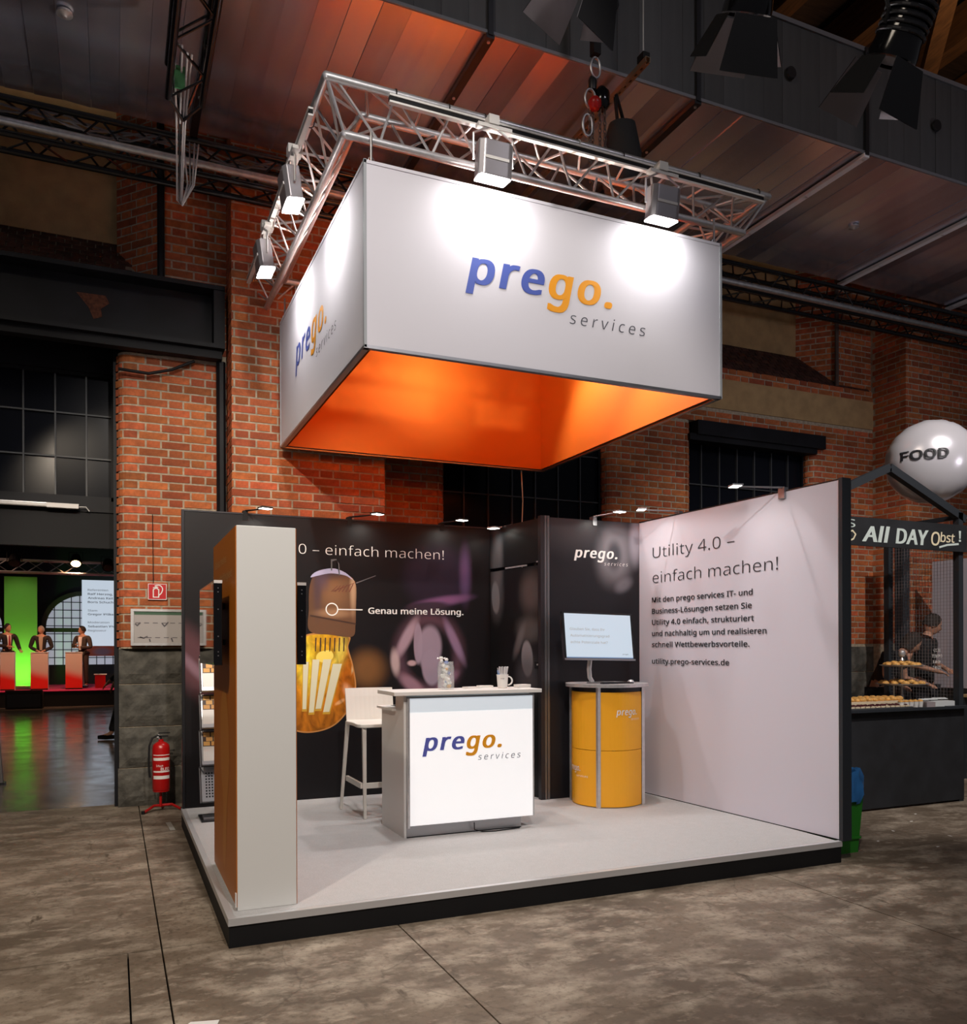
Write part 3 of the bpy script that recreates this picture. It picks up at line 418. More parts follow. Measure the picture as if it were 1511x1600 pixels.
class Bricks:
    def __init__(s): s.items = []
    def run(s, path, z0, z1, phase=0, top=None):
        path = [Vector((p[0], p[1])) for p in path]
        n = len(path); seg = [(path[i+1]-path[i]).length for i in range(n-1)]; S = [0]
        for l in seg: S.append(S[-1]+l)
        def nrm(i): d = (path[i+1]-path[i]).normalized(); return Vector((d.y, -d.x))
        vn = []
        for i in range(n):
            if i == 0: v = nrm(0)
            elif i == n-1: v = nrm(n-2)
            else:
                a, b = nrm(i-1), nrm(i); v = (a+b).normalized(); v = v/max(.35, v.dot(a))
            vn.append(v)
        def at(t):
            for i in range(n-1):
                if t <= S[i+1]+1e-9: k = (t-S[i])/max(seg[i], 1e-9); return path[i].lerp(path[i+1], k), i
            return path[-1], n-2
        rows = int(round((z1-z0)/COURSE))
        for r in range(rows):
            z = z0+r*COURSE; s0 = -(.197 if r % 2 else 0)-phase; ft = True
            while s0 < S[-1]:
                L = .245 if ft else .115; a, b = max(0, s0), min(S[-1], s0+L); s0 += L+.017; ft = not ft
                if b-a < .03: continue
                pa, ia = at(a+1e-6); pb, ib = at(b-1e-6)
                if ia == ib:
                    nn = nrm(ia); mid = (pa+pb)/2
                    s.items.append(('s', round(b-a, 3), mid, nn, z))
                else:
                    P = [(pa, nrm(ia))]+[(path[k], vn[k]) for k in range(ia+1, ib+1)]+[(pb, nrm(ib))]
                    s.items.append(('c', P, sum((p[0] for p in P), Vector((0, 0)))/len(P), P[0][1], z))
    def finish(s, parent, most=290):
        vis = []; rest = []
        for it in s.items:
            c = (it[2].x, it[2].y, it[4]+.03)
            (vis if visible(c) else rest).append(((Vector(c)-CAM).length, it))
        vis.sort(key=lambda t: t[0]); rest += vis[most:]; vis = vis[:most]
        cache = {}
        for _, it in vis:
            jit = random.uniform(-.0015, .002)
            if it[0] == 's':
                L = it[1]
                if L not in cache: cache[L] = MB().box(-L/2, L/2, -.005, .012, 0, .0605).mesh('brick', brickM)
                o = bpy.data.objects.new('brick', cache[L]); C.objects.link(o); o.parent = parent
                nn = it[3]; o.location = (it[2].x+nn.x*jit, it[2].y+nn.y*jit, it[4]); o.rotation_euler = (0, 0, math.atan2(nn.y, nn.x)+PI/2)
            else:
                s.curved(it, MB(), jit).build('brick', brickM, parent)
        mb = MB()
        for _, it in rest:
            jit = random.uniform(-.0015, .002)
            if it[0] == 's':
                nn = it[3]; T = Matrix.Translation((it[2].x+nn.x*jit, it[2].y+nn.y*jit, it[4])) @ Matrix.Rotation(math.atan2(nn.y, nn.x)+PI/2, 4, 'Z')
                mb.box(-it[1]/2, it[1]/2, -.005, .012, 0, .0605, 0, T)
            else: s.curved(it, mb, jit)
        if mb.v: tag(mb.build('brickwork', brickM, parent), kind='stuff')
    def curved(s, it, mb, jit):
        P = it[1]; z = it[4]; k = len(P)
        out = [p+nv*(.005+jit) for p, nv in P]; inn = [p-nv*.012 for p, nv in P]
        vs = [(p.x, p.y, zz) for zz in (z, z+.0605) for p in out]+[(p.x, p.y, zz) for zz in (z, z+.0605) for p in inn]; fs = []
        for i in range(k-1):
            fs += [(i, i+1, k+i+1, k+i), (k+i, k+i+1, 3*k+i+1, 3*k+i), (2*k+i, 2*k+i+1, i+1, i)]
        fs += [(0, k, 3*k, 2*k), (k-1, 3*k-1, 4*k-1, 2*k-1)]
        return mb.add(vs, fs)
def rock(parent, x0, x1, y, z0, z1, depth=.12, name='stone', face='y'):
    nx = max(4, int((x1-x0)/.045)); nz = max(4, int((z1-z0)/.045)); mb = MB(); vs = []; p1, p2 = random.uniform(0, 9), random.uniform(0, 9)
    for j in range(nz+1):
        for i in range(nx+1):
            e = min(i, nx-i, j, nz-j); q = Vector((i*.16+p1, j*.16+p2, 0)); d = 0 if e == 0 else min(1, e/2)*max(.01, .034+.030*noise.noise(q)+.016*noise.noise(q*2.7)+.008*noise.noise(q*6))
            vs.append((x0+(x1-x0)*i/nx, y-d, z0+(z1-z0)*j/nz))
    fs = [(j*(nx+1)+i, j*(nx+1)+i+1, (j+1)*(nx+1)+i+1, (j+1)*(nx+1)+i) for j in range(nz) for i in range(nx)]
    mb.add(vs, fs)
    mb.add([(x0, y, z0), (x1, y, z0), (x1, y+depth, z0), (x0, y+depth, z0), (x0, y, z1), (x1, y, z1), (x1, y+depth, z1), (x0, y+depth, z1)], [(0, 3, 2, 1), (4, 5, 6, 7), (1, 2, 6, 5), (2, 3, 7, 6), (3, 0, 4, 7)])
    if face == 'x':
        mb.v = [(-(v[1])+0, v[0], v[2]) for v in mb.v]
    return mb.build(name, stoneM, parent)

# ================================================================== STRUCTURE
# floor slabs with open joints
fl = B(-12, 16, -9, 4.3, -.06, -.03).build('floor', mat('joint_dirt', (.02, .016, .012), 1)); tag(fl, kind='structure')
def slabs(xs, y0, y1):
    for i in range(len(xs)-1):
        B(xs[i]+.004, xs[i+1]-.004, y0+.004, y1-.004, -.03, 0).build('slab', floorM, fl)
slabs([-12, -6.5, -3.3, -.448, -.295, .865, 3.35, 6.4, 9.6, 16], -4.6, .14)
slabs([-12, -6.5, -3.3, -.295, .865, 4.4, 7.4, 11, 16], .14, 4.3)
slabs([-12, -4, 2, 8, 16], -9, -4.6)
fl2 = B(-14, 6, 4.3, 26, -.06, 0).build('floor', floorM2); tag(fl2, kind='structure')
for (x0, y0, x1, y1, z) in ((-.10, 2.85, -.055, 3.28, .6), (-.30, -.83, -.13, -.70, -.3)):
    pass

# ---- left pier beside the doorway: stone base, brick above
wl = MB().prism([(-.46, 5.0)]+[(-.46, 4.18)]+arc(-.36, 4.18, .1, 180, 270)+[(.5, 4.08), (.5, 5.0)], 1.46, 4.18)
wl.prism([(-.46, 5.0), (-.46, 4.14), (.5, 4.14), (.5, 5.0)], 0, 1.46)
wl.prism([(-.46, 5.2), (-.46, 4.5), (-.12, 4.12), (-.06, 4.08), (.5, 4.08), (.5, 5.2)], 4.18, 8.3)
wl = wl.build('wall_left', mortarM); tag(wl, kind='structure')
bk = Bricks(); bk.run([(-.46, 4.9), (-.46, 4.18)]+arc(-.36, 4.18, .1, 180, 270)+[(.5, 4.08)], 1.475, 4.17, .03)
bk.run([(-.46, 4.5), (-.12, 4.12), (-.06, 4.08), (.5, 4.08)], 4.25, 8.2); bk.finish(wl)
for (x0, x1, z0, z1) in ((-.46, .17, 1.135, 1.455), (.18, .52, 1.135, 1.455), (-.46, .30, .74, 1.125), (.31, .52, .74, 1.125), (-.46, .1, .36, .73), (.11, .52, .36, .73), (-.47, .35, .0, .35)):
    rock(wl, x0, x1, 4.13, z0, z1)
# ---- projecting pier and recess beside the first window
wb = MB().prism([(.5, 5.2), (.5, 3.70), (1.95, 3.70), (1.95, 4.2), (2.7, 4.2)]+arc(2.7, 4.3, .1, -90, 0)+[(2.8, 4.5), (2.8, 5.2)], 0, 4.27)
wb.prism([(.5, 5.2), (.5, 3.70), (1.95, 3.70), (1.95, 5.2)], 4.27, 8.3)
wb = wb.build('wall_back', mortarM); tag(wb, kind='structure')
bk = Bricks(); bk.run([(.5, 4.06), (.5, 3.70), (1.95, 3.70), (1.95, 4.2), (2.7, 4.2)]+arc(2.7, 4.3, .1, -90, 0)+[(2.8, 4.5)], 1.476, 4.25, .07)
bk.run([(.5, 4.06), (.5, 3.70), (1.95, 3.70), (1.95, 4.2)], 4.25, 8.2, .07); bk.finish(wb)
rock(wb, .5, 1.95, 3.70, 0, 1.45, .05)
# ---- column between the windows, wall over them, wall to the right of them, return wall
wr = MB().prism([(4.85, 5.2), (4.85, 4.3)]+arc(4.95, 4.3, .1, 180, 270)+[(5.98, 4.2)]+arc(5.98, 4.3, .1, -90, 0)+[(6.08, 5.2)], 0, 4.27)
wr.prism([(6.08, 5.2), (6.08, 4.25), (8.04, 4.25), (8.04, 5.2)], 0, .66); wr.prism([(2.8, 5.2), (2.8, 4.25), (4.85, 4.25), (4.85, 5.2)], 0, .5)
wr.prism([(8.04, 5.2), (8.04, 4.3)]+arc(8.14, 4.3, .1, 180, 270)+[(9.15, 4.2), (9.15, 5.2)], 0, 4.27)
wr.prism([(1.95, 4.2), (9.15, 4.2), (9.15, 5.2), (1.95, 5.2)], 4.27, 4.97)
wr.add([(1.95, 4.2, 4.97), (9.15, 4.2, 4.97), (9.15, 4.62, 5.47), (1.95, 4.62, 5.47)], [(0, 1, 2, 3)])
wr.prism([(8.16, 5.2), (8.16, 4.6), (8.53, 4.23), (9.15, 4.23), (9.15, 5.2)], 4.97, 8.3)
wr.prism([(1.95, 5.2), (1.95, 4.66), (8.2, 4.66), (8.2, 5.2)], 5.40, 8.3)
wr = wr.build('wall_right', mortarM); tag(wr, kind='structure')
bk = Bricks(); bk.run([(4.85, 4.6), (4.85, 4.3)]+arc(4.95, 4.3, .1, 180, 270)+[(5.98, 4.2)]+arc(5.98, 4.3, .1, -90, 0)+[(6.08, 4.6)], 1.55, 4.27, .1)
bk.run([(8.04, 4.6), (8.04, 4.3)]+arc(8.14, 4.3, .1, 180, 270)+[(9.15, 4.2)], 1.50, 4.27, .05)
bk.run([(1.97, 4.2), (9.15, 4.2)], 4.27, 4.45, .05)
bk.run([(8.16, 4.6), (8.53, 4.23), (9.15, 4.23)], 5.0, 8.1)
bk.finish(wr)
# bricks of the sloping ledge and of the course over the plaster band
sl = Bricks(); sl.run([(1.97, 4.2), (9.15, 4.2)], 4.84, 4.98, .11); sl.finish(wr, 60)
mb = MB(); T = Matrix.Translation((0, 4.2, 4.975)) @ Matrix.Rotation(math.atan2(.5, .42), 4, 'X')
for r_ in range(8):
    x = 1.98+(.06 if r_ % 2 else 0)
    while x < 9.0: mb.box(x, x+.12, r_*.079, r_*.079+.07, -.01, .008, 0, T); x += .132
tag(mb.build('ledge_brickwork', mat('sooty_brick', (.075, .028, .018), .9, noise=.3, nscale=12, vary=.3), wr), kind='stuff')
B(1.95, 9.15, 4.185, 4.21, 4.455, 4.835).build('plaster_band', creamM, wr)
B(1.95, 8.16, 4.60, 4.665, 5.46, 8.3).build('plaster_panel', creamM, wr)
for (x0, x1, z0, z1) in ((8.04, 8.72, 1.12, 1.46), (8.73, 9.15, 1.12, 1.46), (8.04, 9.15, .74, 1.11), (8.04, 8.6, .3, .73), (8.61, 9.15, .3, .73)): rock(wr, x0, x1, 4.19, z0, z1)
MB().tube([(8.49, 4.20, 4.98), (8.49, 4.20, 8.0)], .028).build('drain_pipe', mat('rust_pipe', (.10, .07, .06), .7), wr)
# return wall on the far right
wc = MB().prism([(9.15, 5.2), (9.15, 3.67), (14, 3.67), (14, 5.2)], 0, 8.3).build('wall_return', mortarM); tag(wc, kind='structure')
bk = Bricks(); bk.run([(9.15, 4.19), (9.15, 3.67), (13.5, 3.67)], 1.50, 8.1, .02); bk.finish(wc)
rock(wc, 9.16, 12, 3.66, .74, 1.45); rock(wc, 9.16, 12, 3.66, 0, .73)
# wall left of and above the doorway
wd = MB().box(-9, -.46, 4.55, 5.0, 4.36, 4.9).box(-9, -.46, 4.62, 5.2, 4.9, 8.3).build('wall_doorway', mortarM); tag(wd, kind='structure')
bk = Bricks(); bk.run([(-4, 4.55), (-.47, 4.55)], 4.45, 4.9); bk.finish(wd)
mb = MB(); T = Matrix.Translation((0, 4.2, 4.90)) @ Matrix.Rotation(math.atan2(.5, .42), 4, 'X')
wd2 = MB().add([(-9, 4.2, 4.88), (-.3, 4.2, 4.88), (-.3, 4.6, 5.38), (-9, 4.6, 5.38)], [(0, 1, 2, 3)]).build('ledge', mortarM, wd)
for r_ in range(8):
    x = -5+(.06 if r_ % 2 else 0)
    while x < -.42: mb.box(x, x+.12, r_*.079, r_*.079+.07, -.01, .008, 0, T); x += .132
tag(mb.build('ledge_brickwork', MAT['sooty_brick'], wd), kind='stuff')
B(-9, -.46, 4.58, 4.63, 5.37, 8.3).build('plaster_panel', creamM, wd)
# ceiling and rafters
ce = B(-14, 16, -9, 5.2, 9.3, 9.4).build('ceiling', mat('ceiling_boards', (.045, .025, .015), .9, noise=.3, nscale=3, stretch=(1, 9, 1))); tag(ce, kind='structure')
for i, x in enumerate((4.2, 5.4, 6.6, 7.8, 9.0, 10.2)):
    B(-.11, .11, -6, 5, 8.75, 9.2).build('rafter', woodD, ce, loc=(x, 0, 0))
for y in (-1.0, 1.4, 3.8): B(3, 12, y-.12, y+.12, 8.35, 8.7).build('purlin', woodD, ce)
MB().tube([(4.4, 3.0, 8.2), (8.4, .2, 8.9)], .12, 4).build('brace', woodD, ce); MB().tube([(8.8, 3.2, 8.2), (6.2, .2, 8.9)], .12, 4).build('brace', woodD, ce)

# steel girder across the doorway
g = thing('steel_girder', 'black riveted steel girder over the doorway, paint flaked off in one patch', 'girder', (-2, 3.935, 4.17))
def GB(*a): return B(*a)
GB(-7, 2.46, .10, .13, .1, .66).build('web', blackS, g)
GB(-7, 2.46, -.08, .10, .08, .12).build('flange', blackS, g); GB(-7, 2.46, -.08, .10, .62, .66).build('flange', blackS, g)
GB(-7, 2.44, -.02, .09, .0, .078).build('lower_beam', blackM, g); GB(2.36, 2.46, -.07, .10, .12, .62).build('end_plate', blackS, g)
MB().prism([(1.20, 0), (1.44, .005), (1.47, -.06), (1.40, -.12), (1.41, -.19), (1.34, -.22), (1.30, -.12)], 0, .002, 0, Matrix.Translation((0, .098, .47)) @ Matrix.Rotation(PI/2, 4, 'X')).build('rust_patch', mat('rust', (.12, .04, .02), .9, noise=.4, nscale=30), g)
MB().tube([(-.455, 4.03, 4.0), (-.36, 4.0, 3.985), (-.2, 4.0, 3.98), (.0, 4.0, 4.04), (.2, 4.01, 4.15)], .014).build('cable', blackM)
tag(bpy.data.objects['cable'], 'black cable sagging across the brick pier under the girder', 'cable')
tag(MB().tube([(.44, 4.02, 0), (.44, 4.02, 4.17)], .045).build('stripe', blackS), 'black downpipe in the corner of the brick pier under the girder', 'pipe')  # black upright tube along the dark band in the corner
tag(MB().tube([(-.09, 4.05, 4.86), (-.09, 4.05, 7)], .035).build('stripe', blackS), 'dark downpipe on the brickwork above the girder', 'pipe')  # dark upright tube along the narrow band in the brickwork

# ---- windows
def window(name, x0, x1, z0, z1, y, nx, nz, lint=None, arch=False, pane=None, fr=blackS, t=.02):
    win = B(x0, x0+.05, y-.04, y+.04, z0, z1)
    win.box(x1-.05, x1, y-.04, y+.04, z0, z1).box(x0, x1, y-.04, y+.04, z0, z0+.05).box(x0, x1, y-.04, y+.04, z1-.05, z1)
    o = win.build(name, fr); tag(o, kind='structure')
    dx = (x1-x0)/nx; dz = (z1-z0)/nz
    for i in range(1, nx): B(x0+i*dx-t/2, x0+i*dx+t/2, y-.03, y+.02, z0, z1).build('muntin', mat('muntin_grey', (.05, .054, .06), .5), o)
    for j in range(1, nz): B(x0, x1, y-.025, y+.02, z0+j*dz-t/2, z0+j*dz+t/2).build('muntin', MAT['muntin_grey'], o)
    for i in range(nx):
        for j in range(nz):
            B(x0+i*dx+.006, x0+(i+1)*dx-.006, y, y+.006, z0+j*dz+.006, z0+(j+1)*dz-.006).build('pane', pane or winG, o, rot=(R(random.uniform(-.5, .5)), 0, 0), loc=(0, 0, 0)) if False else B(-dx/2+.006, dx/2-.006, 0, .006, -dz/2+.006, dz/2-.006).build('pane', pane or winG, o, loc=(x0+(i+.5)*dx, y, z0+(j+.5)*dz), rot=(R(random.uniform(-1, 1)), 0, R(random.uniform(-1, 1))))
    return o
window('window_1', 2.78, 4.87, .5, 4.26, 4.38, 7, 7, t=.014)
w2 = window('window_2', 6.06, 8.06, .66, 4.09, 4.38, 7, 6, t=.014)
B(6.12, 8.22, 4.13, 4.35, 4.09, 4.265).build('lintel', blackS, w2); B(6.02, 8.10, 4.16, 4.36, 4.02, 4.10).build('lintel', blackS, w2)
w3 = window('window_3', -3.39, -.47, 2.86, 4.10, 4.58, 11, 3, t=.014)
B(-9, -.46, 4.5, 4.66, 4.08, 4.36).build('lintel', blackS, w3); B(-9, -.46, 4.52, 4.66, 2.76, 2.87).build('rail', blackS, w3)
B(-9, -.46, 4.54, 4.62, 2.42, 2.76).build('transom_panel', blackM, w3)
MB().tube([(-3.3, 4.53, 4.10), (-.5, 4.53, 4.10)], .016).build('rail', mat('rusty_rod', (.10, .035, .02), .8), w3)
dj = B(-.50, -.44, 4.2, 4.6, 0, 4.36).build('door_1', blackS); tag(dj, kind='structure')

# ---- ventilation duct along the wall (folded sheet panels)
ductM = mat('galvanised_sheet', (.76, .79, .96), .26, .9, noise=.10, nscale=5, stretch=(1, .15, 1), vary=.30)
ductS = mat('galvanised_sheet_shaded', (.10, .10, .102), .5, .5, noise=.14, nscale=5, stretch=(1, 1, .15), vary=.12)  # darker copy of the sheet, the side's shade put into the colour
du = thing('ventilation_duct', 'huge grey sheet-metal air duct hung under the roof along the brick wall', 'duct', (0, 0, 0))
B(-4.9, 13.9, 1.45, 3.42, 6.02, 6.88).build('core', steelD, du)
X = -4.9
while X < 13.6:
    wd_ = .21; tl = random.uniform(-3.6, 3.6)
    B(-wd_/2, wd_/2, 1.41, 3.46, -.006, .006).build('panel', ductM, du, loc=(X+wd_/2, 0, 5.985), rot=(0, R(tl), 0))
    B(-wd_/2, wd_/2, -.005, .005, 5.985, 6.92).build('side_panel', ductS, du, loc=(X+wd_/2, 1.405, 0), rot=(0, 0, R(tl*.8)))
    X += wd_+.002
railM = mat('lit_rail', (.80, .79, .82), .45)  # white stands in for floodlight falling on the right-hand rails
for x in (-3.6, -1.7, .15, 2.05, 3.93, 5.83, 7.78, 9.7, 11.6):
    m_ = railM if x > 5 else steelD
    rl = B(x-.032, x+.032, 1.38, 3.5, 5.93, 5.965).build('rail', m_, du); B(x-.014, x+.014, 1.38, 3.5, 5.965, 5.99).build('rail', steelD, du)
    B(x-.02, x+.02, 1.37, 1.39, 5.95, 6.93).build('seam_strip', steelD, du)
    for yy in (1.42, 2.1, 2.9): MB().tube([(x, yy, 5.92), (x, yy, 5.935)], .012).build('bolt', aluM, du)
MB().box(-4.9, 13.9, 1.385, 1.40, 5.965, 5.99).box(-4.9, 13.9, 1.385, 1.40, 6.90, 6.94).build('corner_strip', mat('dull_strip', (.25, .25, .27), .5, .6), du)
for (x, y) in ((-.81, 2.39), (6.8, 2.4)):
    MB().lathe([(.05, .02), (.055, 0), (.02, -.012), (.012, -.02)], 16, (x, y, 5.955)).build('fixing_disc', aluM, du, smooth=True)
for (x, z) in ((4.92, 6.45), (6.74, 6.44), (3.1, 6.5)):
    MB().lathe([(.05, .02), (.055, 0), (.02, -.012), (.012, -.02)], 16, T=Matrix.Translation((x, 1.38, z)) @ Matrix.Rotation(PI/2, 4, 'X')).build('fixing_disc', steelD, du, smooth=True)
# perforated strut under the duct
ps = thing('perforated_strut', 'slotted steel strut hanging under the duct beside the chain hoist', 'strut', (3.2, 1.05, 5.86))
mb = MB(); mb.box(-.022, -.016, 0, 2.2, 0, .04).box(.016, .022, 0, 2.2, 0, .04).box(-.016, .016, 0, 2.2, .036, .04)
for k in range(30): mb.box(-.016, -.008, k*.073, k*.073+.03, 0, .006); mb.box(.008, .016, k*.073, k*.073+.03, 0, .006); mb.box(-.016, .016, k*.073+.03, k*.073+.073, 0, .006)
mb.build('channel', mat('bronze_steel', (.25, .19, .13), .5, .8), ps)
MB().tube([(0, .06, .02), (0, .06, 2.6)], .006).build('threaded_rod', aluS, ps); B(-.03, .03, .02, .1, .04, .09).build('clamp', blackM, ps)

# ---- lattice trusses
def lattice(mb, a, b, side, up, step=.28, rr=.009, n=6):
    pass
def truss_box(t, p0, p1, w_, h, m, step=.35, r=.024, rb=.009):
    """four-chord truss from p0 to p1 (centre line), children chord x4 and brace lattices"""
    p0, p1 = Vector(p0), Vector(p1); d = (p1-p0).normalized(); s = d.cross(Vector((0, 0, 1))).normalized(); L = (p1-p0).length
    off = [s*a*w_/2+Vector((0, 0, b*h/2)) for a, b in ((-1, -1), (1, -1), (1, 1), (-1, 1))]
    for o in off: MB().tube([p0+o, p1+o], r, 10).build('chord', m, t, smooth=True)
    n = max(2, int(L/step))
    for k in range(4):
        A, Bq = off[k], off[(k+1) % 4]
        for i in range(n):
            q = p0+d*(L*i/n); q2 = p0+d*(L*(i+1)/n)
            MB().tube([q+(A if i % 2 else Bq), q2+(Bq if i % 2 else A)], rb, 6).build('brace', m, t)
tw = thing('lattice_truss', 'long black lattice truss running along the brick wall under the duct', 'truss', (0, 0, 0), group=None)
truss_box(tw, (-3.5, 3.46, 5.68), (13, 3.46, 5.68), .26, .28, blackG, .24, .027, .009)
tag(MB().tube([(-4, 3.2, 5.57), (9.0, 3.2, 5.52), (13, 3.2, 5.5)], .033, 12).build('water_pipe', mat('galvanised_pipe', (.45, .45, .44), .4, .9, noise=.15, nscale=20), smooth=True), 'long galvanised pipe running in front of the black wall truss', 'pipe')
cb = MB()
for k in range(9):
    x = -1.8+k*.32; pts = [(x+i*.16, 3.44+.06*math.sin(k*2+i), 5.80+.04*math.sin(i*1.3+k)-.0*i) for i in range(8)]
    cb.tube(pts, .010, 5)
tag(cb.build('cable_bundle', mat('grey_cable', (.16, .15, .15), .5), tw), kind='stuff')
# black truss coming towards the camera, upper left
tb = thing('lattice_truss', 'black lattice truss running forward at the upper left with a green tag', 'truss', (0, 0, 0))
p0 = Vector((-.02, 2.15, 5.52)); p1 = Vector((-.02, -3.0, 5.52)); truss_box(tb, p0, p1, .23, .24, blackG, .3, .025, .009)
for (a, b) in (((-.135, 2.15, 5.40), (-.02, 2.32, 5.36)), ((.095, 2.15, 5.40), (-.02, 2.32, 5.36)), ((-.135, 2.15, 5.64), (-.02, 2.32, 5.36)), ((.095, 2.15, 5.64), (-.02, 2.32, 5.36))): MB().tube([a, b], .012, 6).build('end_brace', blackG, tb)
B(-.10, -.03, 2.02, 2.03, 5.40, 5.56).build('green_tag', mat('green_card', (.03, .16, .05), .6), tb)
for k, (dx, dy) in enumerate(((-.05, 0), (0, .05), (.04, .02), (.0, -.04), (.07, .03))):
    MB().tube([(-.06+dx, 1.9+dy, 5.6), (-.04+dx*.5, 2.35, 5.35), (-.02+dx*.3, 2.75, 4.98), (.0, 2.72, 4.93), (.06+dx*.4, 2.7, 5.1), (.08+dx, 3.0, 5.6)], .007, 6).build('hanging_cable', mat('light_cable', (.42, .40, .40), .5) if k != 1 else blackM, tb, smooth=True)

# ================================================================== THE STAND
PZ = .145
W4 = (3.893, 2.18); W5 = (4.015, .02); CB = (2.79, 3.03); CF = (2.922, 2.18)
st = thing('stand_platform', 'low black exhibition platform with light grey carpet and aluminium edge', 'platform', (0, 0, 0))
B(.03, 3.99, .03, 3.05, .0, .128).build('deck', blackM, st)
B(.035, 3.985, .035, 3.05, .128, PZ).build('carpet', carpetM, st)
MB().box(-.0, 4.012, 0, .035, .108, PZ-.0005).build('edge_trim', mat('trim_metal', (.60, .60, .61), .35, .35), st); MB().box(0, .035, .035, 3.06, .108, PZ-.0005).build('edge_trim', MAT['trim_metal'], st)
B(.004, 4.008, .006, .03, 0, .108).build('skirt', blackM, st); B(.004, .03, .03, 3.05, 0, .108).build('skirt', blackM, st)

# --- the white canopy box
ca = thing('fabric_canopy', 'large square white fabric canopy with orange lining hung over the stand', 'canopy', (0, 0, 0))
fx0, fx1, fy0, fy1, fz0, fz1 = .915, 3.642, .775, 3.55, 3.303, 4.457
t_ = .018
def fabric_side(x0, y0, x1, y1, nm):
    n = 18; mb = MB(); d = Vector((x1-x0, y1-y0, 0)); L = d.length; d.normalize(); nr = Vector((d.y, -d.x, 0))
    for i in range(n+1):
        for j in range(9):
            a, b = i/n, j/8; bul = -.000*math.sin(PI*a)*math.sin(PI*b)
            p = Vector((x0, y0, 0))+d*L*a+nr*bul; mb.v.append((p.x, p.y, fz0+.012+(fz1-fz0-.02)*b))
    for i in range(n):
        for j in range(8): k = i*9+j; mb.f.append((k, k+9, k+10, k+1)); mb.m.append(0)
    return mb.build(nm, fabW, ca, smooth=True)
fabric_side(fx0, fy0, fx1, fy0, 'fabric_panel'); fabric_side(fx0, fy1, fx0, fy0, 'fabric_panel'); fabric_side(fx1, fy0, fx1, fy1, 'fabric_panel'); fabric_side(fx1, fy1, fx0, fy1, 'fabric_panel')
i0 = .055
for (a, b, c, d) in ((fx0+i0, fy0+i0, fx1-i0, fy0+i0), (fx1-i0, fy0+i0, fx1-i0, fy1-i0), (fx1-i0, fy1-i0, fx0+i0, fy1-i0), (fx0+i0, fy1-i0, fx0+i0, fy0+i0)):
    q = MB(); n = 24; dx, dy = c-a, d-b; L = math.hypot(dx, dy); ux, uy = dx/L, dy/L
    for i in range(n+1):
        s_ = i/n; wv = .004*math.sin(s_*19)+.006*math.sin(s_*PI*3)
        q.v += [(a+dx*s_-uy*wv*0, b+dy*s_, fz0+.01), (a+dx*s_-uy*wv, b+dy*s_+ux*wv, fz1-.35), (a+dx*s_, b+dy*s_, fz1-.01)]
    for i in range(n):
        for j in range(2): k = i*3+j; q.f.append((k, k+3, k+4, k+1)); q.m.append(0)
    q.build('lining', fabO, ca, smooth=True)
for z in (fz0, fz1-.02):
    fr_ = MB()
    fr_.box(fx0-.004, fx1+.004, fy0-.006, fy0+.03, z-.004, z+.016).box(fx0-.004, fx1+.004, fy1-.03, fy1+.006, z-.004, z+.016).box(fx0-.006, fx0+.03, fy0, fy1, z-.004, z+.016).box(fx1-.03, fx1+.006, fy0, fy1, z-.004, z+.016)
    fr_.build('frame', aluS if z < 4 else fabW, ca)
for (x, y) in ((fx0, fy0), (fx1, fy0), (fx0, fy1), (fx1, fy1)): B(x-.006, x+.012, y-.006, y+.012, fz0, fz1).build('corner_seam', mat('grey_seam', (.36, .38, .40), .7), ca)
fF = plane_frame((0, fy0-.0005, 0)); fL = plane_frame((fx0-.0005, 0, 0), R(-90))
logo(ca, 1.585, 3.822, 1.39, fF, [txtB, txtO, txtG])
logo(ca, -2.87, 3.822, 1.39, fL, [txtB, txtO, txtG])

# --- silver triangular truss ring over it
ts = thing('lighting_truss', 'silver three-chord truss square carrying the floodlights over the white canopy', 'truss', (0, 0, 0))
def ring(x0, x1, y0, y1, z): return [Vector((x0, y0, z)), Vector((x1, y0, z)), Vector((x1, y1, z)), Vector((x0, y1, z))]
RA = ring(.67, 4.06, .73, 3.90, 4.87); RC = ring(.96, 3.77, 1.01, 3.62, 4.87); RB = ring(.815, 3.93, .86, 3.76, 4.63)
for rg in (RA, RB, RC):
    for i in range(4): MB().tube([rg[i], rg[(i+1) % 4]], .026, 12).build('chord', aluM, ts, smooth=True)
    for p in rg: MB().lathe([(.0, -.026), (.020, -.018), (.027, 0), (.020, .018), (0, .026)], 10, p, cap=False).build('corner_joint', aluM, ts, smooth=True)
for i in range(4):
    a, b, c = RA[i], RB[i], RC[i]
    for u, v in ((a, b), (b, c), (a, c)): MB().tube([u, v], .011, 6).build('brace', aluM, ts)
    L = (RC[(i+1) % 4]-RC[i]).length; n = 9
    def P_(rg, t, i=i): return rg[i].lerp(rg[(i+1) % 4], t)
    for k in range(n):
        t0, t1, tm = (k+.15)/n, (k+1.15)/n, (k+.65)/n
        if t1 > 1: t1 = 1
        for q, r_ in ((RA, RB), (RB, RC), (RC, RA)):
            MB().tube([P_(q, t0), P_(r_, tm)], .009, 6).build('brace', aluM, ts); MB().tube([P_(r_, tm), P_(q, t1)], .009, 6).build('brace', aluM, ts)
